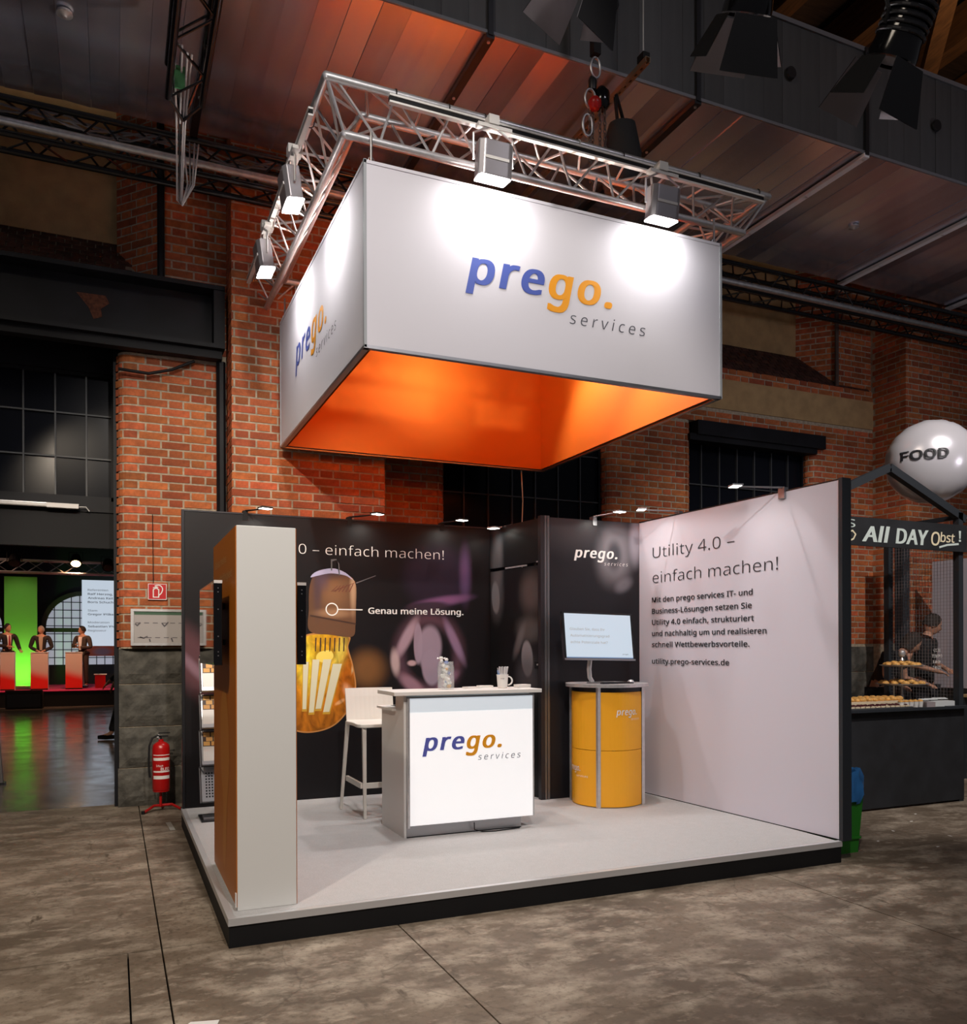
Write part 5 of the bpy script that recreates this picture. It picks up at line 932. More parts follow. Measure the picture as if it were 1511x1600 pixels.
# things on the counter
TZ = PZ+1.0125
jar = thing('glass_jar', 'glass jar of wrapped sweets on the white counter', 'jar', (1.71, 1.45, TZ))
MB().lathe([(.0, .002), (.058, .0), (.062, .01), (.062, .16), (.055, .185), (.058, .20), (.054, .20), (.051, .186), (.058, .158), (.058, .014), (.0, .008)], 24, cap=False).build('glass', glassM, jar, smooth=True)
swW = mat('sweet_wrapper', (.80, .79, .77), .35); swB = mat('blue_wrapper', (.15, .22, .55), .35); swO = mat('orange_wrapper', (.8, .4, .06), .35)
for k in range(34):
    a = random.uniform(0, 2*PI); r_ = random.uniform(0, .036); z = .022+k*.0052 if k < 30 else .195+(k-30)*.01; T = Matrix.Translation((1.71+r_*math.cos(a), 1.45+r_*math.sin(a), TZ+z)) @ Matrix.Rotation(random.uniform(0, 6.28), 4, 'Z') @ Matrix.Rotation(random.uniform(-.7, .7) if k < 30 else random.uniform(.5, 1.3), 4, 'X')
    mb = MB(); mb.lathe([(0, -.012), (.012, -.008), (.013, 0), (.012, .008), (0, .012)], 8, T=Matrix.Rotation(PI/2, 4, 'Y') @ Matrix.Scale(1.4, 4, (0, 0, 1)), cap=False)
    mb.add([(-.03, -.010, 0), (-.014, 0, 0), (-.03, .010, .003)], [(0, 1, 2)]).add([(.03, -.010, 0), (.014, 0, 0), (.03, .010, .003)], [(0, 2, 1)])
    c = mb.build('wrapped_sweet', swW if k % 6 else (swB if k % 12 else swO), None); c.matrix_world = T
    tag(c, 'small wrapped sweet in the glass jar on the counter', 'sweet', 'wrapped sweets in the jar')
mug = thing('mug', 'white mug holding pens on the counter', 'mug', (2.15, 1.42, TZ), R(-20))
MB().lathe([(.0, 0), (.032, 0), (.036, .006), (.043, .09), (.046, .102), (.042, .102), (.039, .09), (.033, .012), (0, .010)], 24, cap=False).build('cup', whiteP, mug, smooth=True)
MB().tube([(.040+.0+.034*math.sin(a)*.95, 0, .055+.032*math.cos(a)) for a in [k*PI/8 for k in range(9)]], .006, 8).build('handle', whiteP, mug, smooth=True)
line(mug, 'prego.', -.018, .012, .070, .009, txtG, plane_frame((0, -.0435, 0), R(8)), .01, .2)
for k in range(11):
    a = k*2*PI/11; blue = k in (4, 5, 6); T = Matrix.Translation((2.15+.018*math.cos(a), 1.42+.018*math.sin(a), TZ+.012)) @ Matrix.Rotation(.16, 4, Vector((-math.sin(a), math.cos(a), 0)))
    pn = MB().lathe([(.0015, 0), (.004, .01), (.004, .145 if not blue else .118), (.003, .15 if not blue else .122)], 8).build('pen', mat('pen_white', (.75, .74, .75), .3) if not blue else mat('pen_blue', (.20, .34, .62), .3), None); pn.matrix_world = T
    MB().box(-.001, .001, -.0065, -.004, .10, .14).build('clip', aluM, pn)
    tag(pn, 'silver white pen standing in the mug' if not blue else 'blue pen standing in the mug', 'pen', 'silver pens in the mug' if not blue else 'blue pens in the mug')
for k, (x, y, a, n_, lb) in enumerate(((1.93, 1.50, .2, 3, 'small stack of white cards beside the sweet jar'), (2.07, 1.56, -.1, 4, 'stack of white cards in a holder at the back of the counter'), (2.33, 1.45, .15, 6, 'pile of white cards on the counter to the right of the mug'))):
    t = thing('card_stack', lb, 'cards', (x, y, TZ), a, 'card stacks on the counter')
    for i in range(n_): B(-.055, .055, -.035, .035, i*.004, i*.004+.0035).build('card', whiteP, t, rot=(0, 0, random.uniform(-.05, .05)))
# --- bar stool
bsx = thing('bar_stool', 'white plastic bar stool with low back behind the counter', 'stool', (1.43, 2.23, PZ))
whS = mat('stool_white', (.70, .67, .62), .45)
def leg(ax, ay, bx, by, z1): MB().tube([(bx, by, 0), (ax, ay, z1)], [.016, .022], 4).build('leg', whS, bsx, bevel=.004)
leg(-.165, -.19, -.17, -.225, .70); leg(.165, -.19, .19, -.225, .70)
leg(-.19, .20, -.235, .25, .72); leg(.19, .20, .235, .25, .72)
seat = cr([(-.20, -.21), (0, -.225), (.20, -.21), (.205, 0), (.20, .20), (0, .215), (-.20, .20), (-.205, 0)], 5)
MB().prism(seat, .70, .728).build('seat', whS, bsx, bevel=.006)
mb = MB(); n = 10
for i in range(n+1):
    x = -.20+.40*i/n; c_ = .035*(1-(2*i/n-1)**2)
    for (z, y) in ((.70, .19), (.80, .205), (.92, .225), (.985, .24)): mb.v += [(x, y+c_, z), (x, y+c_+.014, z)]
for i in range(n):
    for j in range(3):
        k = i*8+j*2; mb.f += [(k, k+8, k+10, k+2), (k+1, k+3, k+11, k+9)]; mb.m += [0, 0]
    mb.f += [(i*8+6, i*8+14, i*8+15, i*8+7), (i*8, i*8+1, i*8+9, i*8+8)]; mb.m += [0, 0]
mb.f += [(0, 2, 3, 1), (2, 4, 5, 3), (4, 6, 7, 5), (80, 81, 83, 82), (82, 83, 85, 84), (84, 85, 87, 86)]; mb.m += [0]*6
mb.build('backrest', whS, bsx)
MB().box(-.185, .195, -.225, -.20, .235, .275).build('footrest', whS, bsx); MB().box(-.20, -.178, -.21, .23, .235, .275).build('footrest', whS, bsx); MB().box(.185, .207, -.21, .23, .235, .275).build('footrest', whS, bsx)
# --- orange display counter with monitor
oc = thing('display_counter', 'orange four-panel display counter with aluminium posts in the back corner', 'counter', (3.13, 1.66, PZ))
S_ = .43; posts = [(0, 0), (S_, 0), (S_, S_), (0, S_)]
for (x, y) in posts: B(x-.014, x+.014, y-.014, y+.014, 0, .985).build('post', aluM, oc)
for i in range(4):
    a = Vector(posts[i]); b = Vector(posts[(i+1) % 4]); d = (b-a).normalized(); nn = Vector((d.y, -d.x)); n = 12
    for (z0, z1) in ((.006, .466), (.470, .945)):
        mb = MB()
        for k in range(n+1):
            t = k/n; p = a.lerp(b, .04+.92*t)+nn*(.075*math.sin(PI*(.04+.92*t))); q = p-nn*.004
            mb.v += [(p.x, p.y, z0), (p.x, p.y, z1), (q.x, q.y, z0), (q.x, q.y, z1)]
        for k in range(n): j = k*4; mb.f += [(j, j+4, j+5, j+1), (j+3, j+7, j+6, j+2), (j+1, j+5, j+7, j+3), (j+2, j+6, j+4, j)]; mb.m += [0]*4
        mb.build('curved_panel', orangeC, oc, smooth=False)
    mb = MB()
    for k in range(n+1):
        t = k/n; p = a.lerp(b, t)+nn*(.045*math.sin(PI*t)); mb.v += [(p.x, p.y, .945), (p.x, p.y, .985)]
    for k in range(n): mb.f.append((k*2, k*2+2, k*2+3, k*2+1)); mb.m.append(0)
    mb.build('upper_rail', steelD, oc)
top = []
for i in range(4):
    a = Vector(posts[i]); b = Vector(posts[(i+1) % 4]); d = (b-a).normalized(); nn = Vector((d.y, -d.x))
    for k in range(10): p = a.lerp(b, k/10); cc = Vector((S_/2, S_/2)); q = p+nn*(.085*math.sin(PI*k/10)); top.append(tuple(cc+(q-cc)*1.17))
MB().prism(top, .985, 1.012).build('counter_top', mat('grey_top', (.45, .43, .44), .4), oc)
MB().prism([tuple(Vector((S_/2, S_/2))+(Vector(p)-Vector((S_/2, S_/2)))*1.001) for p in top], .988, 1.009).build('top_edge', aluM, oc)
def panel_logo(i, t0, t1, z0, z1, body, m, sp=1.08, off=.020):
    a = Vector(posts[i]); b = Vector(posts[(i+1) % 4]); d = (b-a).normalized(); nn = Vector((d.y, -d.x)); vs, fs = text_mesh(body, off, .2, sp)
    X = [v[0] for v in vs]; Y = [v[1] for v in vs]; mb = MB(); out = []
    for (x, y, ly) in vs:
        t = t0+(x-min(X))/(max(X)-min(X))*(t1-t0); p = a.lerp(b, t)+nn*(.075*math.sin(PI*t)+.0045+.0005*ly); out.append((p.x, p.y, z0+(y-min(Y))/(max(Y)-min(Y))*(z1-z0)))
    mb.add(out, fs).build('lettering', m, oc)
panel_logo(0, .30, .78, .735, .800, 'prego.', txtW); panel_logo(0, .62, .86, .715, .735, 'services', txtW, 1.25, 0)
panel_logo(3, .22, .62, .265, .325, 'prego.', txtW); panel_logo(3, .50, .80, .238, .258, 'services', txtW, 1.25, 0)
mo = thing('monitor', 'silver flat monitor with pale blue slide on the orange counter', 'monitor', (3.24, 1.79, PZ+1.0125), R(1))
MB().lathe([(.0, 0), (.12, 0), (.12, .012), (.0, .016)], 24).build('stand_base', aluS, mo, smooth=False)
MB().tube([(-.06, .04, .01), (-.08, .05, .05), (-.09, .045, .12), (-.085, .035, .22), (-.07, .03, .40)], .02, 8).build('stand_arm', aluM, mo, smooth=True)
Tm = Matrix.Translation((-.02, 0, .395)) @ Matrix.Rotation(R(-9), 4, 'X') @ Matrix.Rotation(R(1.2), 4, 'Y')
MB().box(-.345, .345, 0, .03, -.20, .20, 0, Tm).build('casing', blackG, mo)
MB().box(-.345, .345, -.006, 0, -.205, -.19, 0, Tm).build('lower_bezel', aluS, mo)
MB().box(-.325, .325, -.002, 0, -.185, .185, 0, Tm).build('screen', mat('lit_screen', (.2, .2, .2), .3, emit=(.52, .64, .76), estr=.85), mo)
scT = mat('screen_text', (.30, .29, .27), .5, emit=(.30, .29, .25), estr=.45)
fM = Tm @ plane_frame((0, -.0022, 0))
for k, (b_, x1) in enumerate((('Glauben Sie, dass Ihr', .06), ('Automatisierungsgrad', .10), ('echte Potenziale hat?', .08))): line(mo, b_, -.28, x1, .045-k*.055, .026, scT, fM, 0, name='slide_text')
line(mo, 'prego.', .22, .28, -.155, .011, txtK, fM, 0, .2, name='slide_text')
MB().box(-.325, .325, -.0025, -.002, -.186, -.178, 0, Tm).build('task_bar', mat('task_bar', (.1, .1, .1), .4, emit=(.18, .35, .65), estr=.6), mo)
kb = thing('keyboard', 'thin dark keyboard lying before the monitor on the orange counter', 'keyboard', (3.32, 1.70, PZ+1.0125), R(2))
B(-.15, .15, -.05, .05, 0, .01).build('case', steelD, kb)
for i in range(12):
    for j in range(3): B(-.14+i*.0235, -.12+i*.0235, -.04+j*.027, -.018+j*.027, .01, .013).build('key', blackM, kb)
ms = MB().lathe([(.0, 0), (.03, 0), (.03, .012), (.018, .026), (0, .03)], 14).build('mouse', aluM, None, loc=(3.50, 1.74, PZ+1.0125), smooth=True); tag(ms, 'silver computer mouse at the right end of the keyboard', 'mouse')
# --- LED arm lights along the wall tops
armE = mat('led_strip', (1, 1, .9), .4, emit=(1, .97, .88), estr=7)
def arm(lb, base, head, mm, power=1.0, wdir=None):
    base, head = Vector(base), Vector(head); t = thing('arm_light', lb, 'arm light', base, 0, 'arm lights on the wall tops'); d = head-base
    B(-.02, .02, -.02, .04, -.06, .02).build('clamp', mm, t)
    MB().tube([(0, 0, .02), d*.75+Vector((0, 0, .005)), d], [.008, .006, .005], 6).build('arm', mm, t)
    h = Vector((d.x, d.y, 0)).normalized(); s = Vector((-h.y, h.x, 0)); T = Matrix.Translation(d) @ Matrix(((s.x, h.x, 0, 0), (s.y, h.y, 0, 0), (0, 0, 1, 0), (0, 0, 0, 1)))
    MB().box(-.05, .05, -.03, .05, 0, .012, 0, T).build('lamp_head', mm, t, bevel=.002); MB().box(-.045, .045, -.02, .045, -.003, 0, 0, T).build('led_panel', armE, t)
    lamp('AREA', head+Vector((0, 0, -.012)), head+Vector((-h.x*.15, -h.y*.15, -1)), power*1.3, (1, .97, .88), .08, spread=150)
arm('black arm light on the back wall top, above the screen tower', (.52, 3.04, 2.60), (.635, 2.75, 2.600), blackM)
arm('black arm light on the back wall top, above the bulb picture', (1.42, 3.04, 2.60), (1.585, 2.75, 2.612), blackM)
arm('black arm light on the back wall top, nearest the storage cabin', (2.30, 3.04, 2.60), (2.375, 2.75, 2.605), blackM)
arm('warm arm light above the corner between back wall and cabin', (2.96, 2.90, 2.60), (2.72, 2.78, 2.555), aluM, .6)
arm('grey arm light on the cabin front above the word mark', (3.42, 2.19, 2.60), (3.50, 1.92, 2.625), aluS, .8)
arm('arm light on the white wall top, nearest the cabin corner', (3.945, 1.66, 2.60), (3.66, 1.79, 2.635), aluS, .5)
arm('arm light on the white wall top, nearest the front', (3.99, .50, 2.60), (3.66, .62, 2.625), aluS, .5)
tag(MB().tube([(3.43, 3.64, 5.9), (3.432, 3.64, 4.2), (3.434, 3.64, 3.3), (3.45, 3.64, 3.0), (3.44, 3.64, 2.76), (3.44, 3.64, 0)], .006, 6).build('thin_cable', whiteP), 'thin white cord hanging down behind the canopy and the storage cabin', 'cord')

# ================================================================== AROUND THE PIER
# extinguisher on its stand
ex = thing('fire_extinguisher', 'red fire extinguisher with white label bands against the stone pier', 'extinguisher', (-.115, 3.80, .19))
MB().lathe([(.0, 0), (.068, 0), (.075, .012), (.075, .37), (.068, .405), (.045, .425), (.022, .435), (.022, .455), (0, .455)], 24, cap=False).build('cylinder', redM, ex, smooth=True)
def band(z0, z1, m, nm='label', a0=-150, a1=-25, r_=.0756):
    mb = MB(); n = 14
    for i in range(n+1): a = R(a0+(a1-a0)*i/n); mb.v += [(r_*math.cos(a), r_*math.sin(a), z0), (r_*math.cos(a), r_*math.sin(a), z1)]
    for i in range(n): mb.f.append((i*2, i*2+2, i*2+3, i*2+1)); mb.m.append(0)
    mb.build(nm, m, ex)
band(.105, .135, whiteP); band(.27, .295, whiteP); band(.315, .322, whiteP); band(.165, .178, whiteP)
def wrap_text(body, a0, a1, z0, z1, m, off=.01):
    vs, fs = text_mesh(body, off); X = [v[0] for v in vs]; Y = [v[1] for v in vs]; out = []
    for (x, y, ly) in vs: a = R(a0+(x-min(X))/(max(X)-min(X))*(a1-a0)); out.append((.0762*math.cos(a), .0762*math.sin(a), z0+(y-min(Y))/(max(Y)-min(Y))*(z1-z0)))
    MB().add(out, fs).build('lettering', m, ex)
wrap_text('BLEO', -95, -35, .182, .208, txtW); wrap_text('Schaum', -125, -80, .215, .235, txtW, .0)
MB().tube([(0, 0, .45), (0, 0, .475), (-.03, -.02, .49), (-.075, -.03, .47), (-.10, -.03, .40), (-.105, -.03, .22), (-.095, -.03, .12)], .009, 8).build('hose', blackM, ex, smooth=True)
MB().box(-.02, .06, -.008, .008, .475, .487).box(-.02, .075, -.008, .008, .505, .515).build('lever', blackM, ex); MB().tube([(-.02, 0, .455), (-.02, 0, .50)], .012, 8).build('valve', aluM, ex)
B(-.035, -.02, -.03, -.01, .47, .485).build('gauge', aluM, ex)
es = thing('extinguisher_stand', 'red tubular floor stand carrying the fire extinguisher', 'stand', (-.115, 3.80, 0))
MB().tube([(-.005, 0, .04), (-.005, 0, .185)], .012, 8).build('post', redM, es); MB().lathe([(.0, .178), (.07, .178), (.072, .189), (0, .189)], 18, cap=False).build('support_plate', redM, es)
MB().tube([(-.15, -.10, .012), (-.06, 0, .05), (.09, .02, .05), (.17, -.05, .012)], .012, 8).build('foot', redM, es); MB().tube([(-.005, 0, .05), (.02, .13, .012)], .012, 8).build('foot', redM, es)
for p in ((-.155, -.105, .014), (.175, -.054, .014)): MB().tube([Vector(p)+Vector((0, 0, -.012)), Vector(p)+Vector((0, 0, .012))], .017, 8).build('rubber_cap', blackM, es)
# sign and framed plan
sg = thing('extinguisher_sign', 'square red fire extinguisher sign with white pictogram on the brick pier', 'sign', (-.13, 4.055, 1.985))
B(-.082, .082, 0, .006, -.075, .075).build('plate', mat('sign_red', (.55, .005, .01), .4), sg)
fs_ = plane_frame((0, -.001, 0))
def strokes(parent, paths, w_, m, frame, nm='pictogram'):
    mb = MB()
    for pts in paths:
        for i in range(len(pts)-1):
            a, b = Vector(pts[i]), Vector(pts[i+1]); d = (b-a); L = d.length
            if L < 1e-6: continue
            d /= L; n_ = Vector((-d.y, d.x))*w_/2; a2 = a-d*w_*.3; b2 = b+d*w_*.3
            mb.add([frame @ Vector((p.x, -.0006-.00001*i, p.y)) for p in (a2-n_, b2-n_, b2+n_, a2+n_)], [(0, 1, 2, 3)])
    return mb.build(nm, m, parent)
strokes(sg, [[(-.078, -.071), (.078, -.071), (.078, .071), (-.078, .071), (-.078, -.071)]], .005, txtW, fs_, 'border')
strokes(sg, [[(-.035, -.05), (.012, -.05), (.012, .02), (-.01, .035), (-.035, .02), (-.035, -.05)], [(-.035, .035), (-.01, .045), (.005, .04)], cr([(-.02, .055), (.02, .06), (.045, .03), (.035, -.01), (.01, -.035)], 5, False)], .009, txtW, fs_)
tag(MB().tube([(-.165, 4.05, 2.06), (-.17, 4.055, 2.7)], .003, 5).build('thin_wire', blackM), 'thin dark wire running up the brick above the red sign', 'wire')
pl = thing('framed_plan', 'silver snap frame with a printed site plan hung on the pier', 'frame', (-.03, 4.03, 1.655))
for (a, b, c, d) in ((-.33, .33, .145, .168), (-.33, .33, -.168, -.145), (-.33, -.305, -.145, .145), (.305, .33, -.145, .145)): B(a, b, -.012, .012, c, d).build('frame', aluM, pl)
B(-.306, .306, -.002, .010, -.146, .146).build('paper', mat('paper_grey', (.42, .39, .38), .6), pl)
fp = plane_frame((0, -.003, 0)); B(-.30, .30, -.003, -.002, .115, .143).build('green_bar', mat('dull_green', (.05, .12, .07), .6), pl)
ink = mat('ink_grey', (.10, .09, .10), .6)
strokes(pl, [[(-.29+k*.075, .04), (-.25+k*.075, .04)] for k in range(7)]+[[(-.27+k*.075, -.095), (-.23+k*.075, -.095)] for k in range(7)], .006, ink, fp, 'plan_line')
strokes(pl, [[(-.29, .03), (-.275, .015), (-.25, .04)], [(-.06, .035), (-.04, .01), (-.01, .045)], [(-.25, -.09), (-.22, -.10), (-.19, -.085)], [(-.17, -.11), (-.165, -.13)], [(.02, -.10), (.03, -.13)]], .012, ink, fp, 'plan_mark')
strokes(pl, [[(.16, .09), (.16, -.13)], [(.16, -.03), (.28, -.03)], [(.19, -.05), (.19, -.09)], [(.2, -.06), (.26, -.06)], [(.2, -.09), (.26, -.09)], [(.17, .09), (.27, .09)]], .004, ink, fp, 'plan_key')
# fluorescent tube under the transom
ft = thing('fluorescent_tube', 'unlit white fluorescent tube fixed under the doorway transom window', 'lamp', (-1.4, 4.46, 2.79))
MB().tube([(-1.2, 0, 0), (.58, 0, 0)], .017, 10).build('tube', whiteP, ft, smooth=True); B(.33, .60, -.02, .03, -.02, .025).build('end_cap', whiteP, ft, bevel=.004); B(-1.2, .6, .02, .05, .0, .03).build('batten', aluS, ft)
MB().tube([(.60, 0, 0), (.66, .01, .005), (.69, .03, -.03)], .005, 5).build('lead', whiteP, ft)
# tape strip and litter on the floor
tp = B(-.02, .02, -.17, .17, 0, .001).build('tape_strip', mat('old_tape', (.40, .38, .34), .6), None, loc=(-.08, 3.08, .0005), rot=(0, 0, .05)); tag(tp, 'worn pale tape strip on the floor left of the stand platform', 'tape')
sc1 = MB().prism([(-.08, -.03), (.06, -.06), (.085, .02), (-.02, .045)], 0, .0012).build('paper_scrap', whiteP, None, loc=(-.215, -.80, .0005)); tag(sc1, 'white paper scrap on the floor at the bottom edge', 'scrap')
for k, (x, y) in enumerate(((5.6, .75), (5.15, .55), (5.9, .95), (5.4, .25), (6.4, .6), (4.75, .35), (6.1, .15), (5.0, .05))):
    a = random.uniform(0, 3); q = MB().prism([(-.018, -.006), (.012, -.010), (.022, .004), (-.006, .009)], 0, .001).build('paper_crumb', whiteP, None, loc=(x, y, .0005), rot=(0, 0, a)); tag(q, 'tiny white paper crumb on the floor before the food kiosk', 'litter', 'paper crumbs before the kiosk')

# ================================================================== PEOPLE
def skin(name, V, E_, m, parent=None, levels=1, keep=True):
    me = bpy.data.meshes.new(name); me.from_pydata([v[0] for v in V], E_, []); o = bpy.data.objects.new(name, me)
    md = o.modifiers.new('s', 'SKIN'); md.use_smooth_shade = True
    sv = me.skin_vertices[0].data
    for i, v in enumerate(V): sv[i].radius = (v[1], v[1] if len(v) < 3 else v[2]); sv[i].use_root = (i == 0)
    if levels: s_ = o.modifiers.new('u', 'SUBSURF'); s_.levels = levels; s_.render_levels = levels
    nm = evaluated_mesh(o); bpy.data.objects.remove(o); bpy.data.meshes.remove(me)
    nm.materials.clear(); nm.materials.append(m); nm.polygons.foreach_set('use_smooth', [True]*len(nm.polygons)); return nm
def head_mesh():
    V = []; F = []; n, k = 20, 14
    for j in range(k+1):
        ph = PI*j/k; z = math.cos(ph); rr = math.sin(ph)
        for i in range(n):
            a = 2*PI*i/n; x = .073*rr*math.cos(a); y = .092*rr*math.sin(a); zz = .118*z
            if zz < 0: x *= 1+zz*2.6; y = y*(1+zz*1.2)-(.012*(-zz)/.118 if y < 0 else 0)
            f = max(0, -math.sin(a))
            if f > .8 and abs(zz) < .10:
                y -= .022*math.exp(-((zz+.028)/.020)**2)*math.exp(-(x/.016)**2)   # nose
                y += .006*math.exp(-((zz-.008)/.014)**2)*math.exp(-((abs(x)-.03)/.014)**2)   # eye sockets
                y -= .005*math.exp(-((zz+.066)/.012)**2)*math.exp(-(x/.022)**2)   # lips
            V.append((x, y, zz))
    for j in range(k):
        for i in range(n): F.append((j*n+i, (j+1)*n+i, (j+1)*n+(i+1) % n, j*n+(i+1) % n))
    mb = MB(); mb.add(V, F)
    for s in (-1, 1): mb.lathe([(0, -.03), (.014, -.022), (.017, 0), (.012, .024), (0, .03)], 8, T=Matrix.Translation((s*.074, .008, -.008)) @ Matrix.Scale(.45, 4, (1, 0, 0)), cap=False)
    return mb
def person(label, loc, rz, J, hair, shirt, trousers, jacket=None, sleeves='long', head=(0, 0, 0), scale=1.0, hairlong=False, cap=None, tie=None, front=None, collar=None, headoff=(0, -.02, .13)):
    D = dict(pelvis=(0, 0, .95), waist=(0, 0, 1.10), chest=(0, 0, 1.32), neck=(0, 0, 1.47), skull=(0, -.01, 1.55), hl=(-.09, 0, .92), kl=(-.10, -.01, .50), al=(-.10, .02, .09), tl=(-.11, -.14, .03), hr=(.09, 0, .92), kr=(.10, -.01, .50), ar=(.10, .02, .09), tr=(.11, -.14, .03),
             sl=(-.18, 0, 1.42), el=(-.25, .02, 1.14), wl=(-.24, -.10, .90), sr=(.18, 0, 1.42), er=(.25, .02, 1.14), wr=(.24, -.10, .90))
    D.update(J); D = {k: Vector(v) for k, v in D.items()}
    t = thing('person', label, 'person', loc, rz); t.scale = (scale,)*3
    V = [(D['pelvis'], .11, .09), (D['waist'], .10, .085), (D['chest'], .12, .09), (D['neck'], .052), (D['skull'], .05)]; E_ = [(0, 1), (1, 2), (2, 3), (3, 4)]
    def chain(root, pts):
        k = root
        for p, r_ in pts: V.append((Vector(p), r_)); E_.append((k, len(V)-1)); k = len(V)-1
        return k
    for s in 'lr':
        chain(0, [(D['h'+s], .085), (D['h'+s].lerp(D['k'+s], .5), .072), (D['k'+s], .052), (D['k'+s].lerp(D['a'+s], .35), .052), (D['a'+s], .036), (D['t'+s], .03)])
        w_ = D['w'+s]; el = D['e'+s]; d = (w_-el).normalized(); k = chain(2, [(D['s'+s], .055), (D['s'+s].lerp(el, .55), .046), (el, .038), (el.lerp(w_, .4), .036), (w_, .025)])
        side = d.cross(Vector((0, 0, 1))); side = side.normalized() if side.length > .1 else Vector((1, 0, 0)); dn = d.cross(side).normalized()
        palm = w_+d*.05; V.append((palm, .030, .018)); E_.append((k, len(V)-1)); pk = len(V)-1
        for f in range(4):
            o_ = side*(-.026+f*.0175); L = (.062, .072, .068, .052)[f]; b0 = palm+d*.035+o_; V.append((b0, .0085)); E_.append((pk, len(V)-1)); k1 = len(V)-1
            V.append((b0+d*L*.5+dn*.006, .008)); E_.append((k1, len(V)-1)); V.append((b0+d*L*.85+dn*.022, .007)); E_.append((len(V)-2, len(V)-1))
        V.append((palm-d*.01-side*.038, .010)); E_.append((pk, len(V)-1)); V.append((palm+d*.025-side*.055+dn*.01, .009)); E_.append((len(V)-2, len(V)-1))
    bm_ = skin('body', V, E_, skinM)
    # head joined into the same continuous mesh
    hm = head_mesh(); Th = Matrix.Translation(D['neck']+Vector(headoff)) @ Matrix.Rotation(head[2], 4, 'Z') @ Matrix.Rotation(head[0], 4, 'X') @ Matrix.Rotation(head[1], 4, 'Y')
    h_ = hm.mesh('h', skinM, True); h_.transform(Th); b2 = bmesh.new(); b2.from_mesh(bm_); b2.from_mesh(h_); b2.to_mesh(bm_); b2.free(); bpy.data.meshes.remove(h_)
    bo_ = bpy.data.objects.new('body', bm_); C.objects.link(bo_); bo_.parent = t
    def part(nm, mesh): o = bpy.data.objects.new(nm, mesh); C.objects.link(o); o.parent = t; return o
    for s in (-1, 1): MB().lathe([(0, -.008), (.008, 0), (0, .008)], 8, T=Th @ Matrix.Translation((s*.029, -.081, .010)), cap=False).build('eye', mat('eye_dark', (.03, .02, .015), .3), t)
    MB().box(-.022, .022, -.092, -.086, -.070, -.064, 0, Th).build('mouth', mat('lip', (.32, .09, .07), .5), t)
    if hair:
        mb = MB(); Vh = []; n, k = 18, 8
        for j in range(k+1):
            ph = PI*.56*j/k
            for i in range(n):
                a = 2*PI*i/n; fr_ = -math.sin(a); lim = 1 if fr_ < .3 else max(.45, 1-.8*(fr_-.3)); p_ = ph*lim
                drop = (-.07 if (hairlong and fr_ < .1 and j == k) else 0); Vh.append(Th @ Vector((.083*math.sin(p_)*math.cos(a), .102*math.sin(p_)*math.sin(a)+.006, .128*math.cos(p_)+drop)))
        mb.add(Vh, [(j*n+i, (j+1)*n+i, (j+1)*n+(i+1) % n, j*n+(i+1) % n) for j in range(k) for i in range(n)]); mb.build('hair', hair, t, smooth=True)
    # clothes
    gr = .012; Vs = [(D['pelvis']-Vector((0, 0, .03)), .118+gr, .098+gr), (D['waist'], .108+gr, .092+gr), (D['chest'], .128+gr, .098+gr), (D['neck']-Vector((0, 0, .035)), .062)]; Es = [(0, 1), (1, 2), (2, 3)]
    def sleeve(L, r0, r1):
        for s in 'lr':
            k = 2; el = D['e'+s]; seq = [(D['s'+s], .062+gr), (D['s'+s].lerp(el, .6), .050+gr)]
            if L == 'long': seq += [(el, .044+gr), (el.lerp(D['w'+s], .9), .032+gr)]
            for p, r_ in seq: Vs.append((p, r_)); Es.append((k, len(Vs)-1)); k = len(Vs)-1
    sleeve('long' if (jacket or sleeves == 'long') else 'short', 0, 0)
    part('jacket' if jacket else 'shirt', skin('c', Vs, Es, jacket or shirt))
    Vt = [(D['pelvis'], .118, .10)]; Et = []
    for s in 'lr':
        k = 0
        for p, r_ in ((D['h'+s], .098), (D['h'+s].lerp(D['k'+s], .5), .084), (D['k'+s], .068), (D['a'+s]+Vector((0, 0, .02)), .058)): Vt.append((p, r_)); Et.append((k, len(Vt)-1)); k = len(Vt)-1
        MB().tube([D['a'+s]+Vector((0, .05, -.055)), D['a'+s].lerp(D['t'+s], .5)+Vector((0, 0, -.02)), D['t'+s]+Vector((0, -.03, .008))], [.035, .045, .03], 8).build('shoe', blackG, t, smooth=True)
    part('trousers', skin('c', Vt, Et, trousers))
    if front:            # open jacket front showing the shirt
        mb = MB(); c0 = D['chest']; w0 = D['waist']; yv = Vector((0, -.125, 0))
        mb.add([c0+yv+Vector((-.055, .02, .10)), c0+yv+Vector((.055, .02, .10)), c0+yv+Vector((.05, -.008, 0)), w0+yv+Vector((.03, -.002, -.05)), w0+yv+Vector((-.03, -.002, -.05)), c0+yv+Vector((-.05, -.008, 0))], [(0, 1, 2, 3, 4, 5)])
        mb.build('shirt_front', front, t)
    if tie: mb = MB(); c0 = D['chest']; w0 = D['waist']; mb.add([c0+Vector((-.012, -.142, .09)), c0+Vector((.012, -.142, .09)), w0+Vector((.03, -.142, 0)), w0+Vector((0, -.142, -.05)), w0+Vector((-.03, -.142, 0))], [(0, 1, 2, 3, 4)]); mb.build('tie', tie, t)
    return t
suitK = mat('dark_suit', (.022, .015, .016), .8); suitG = mat('grey_suit', (.06, .045, .04), .8); shirtW = mat('pale_shirt', (.6, .52, .48), .7); shirtB = mat('black_tshirt', (.010, .010, .012), .85); jeansM = mat('dark_trousers', (.012, .012, .016), .85)
SY = 20.35
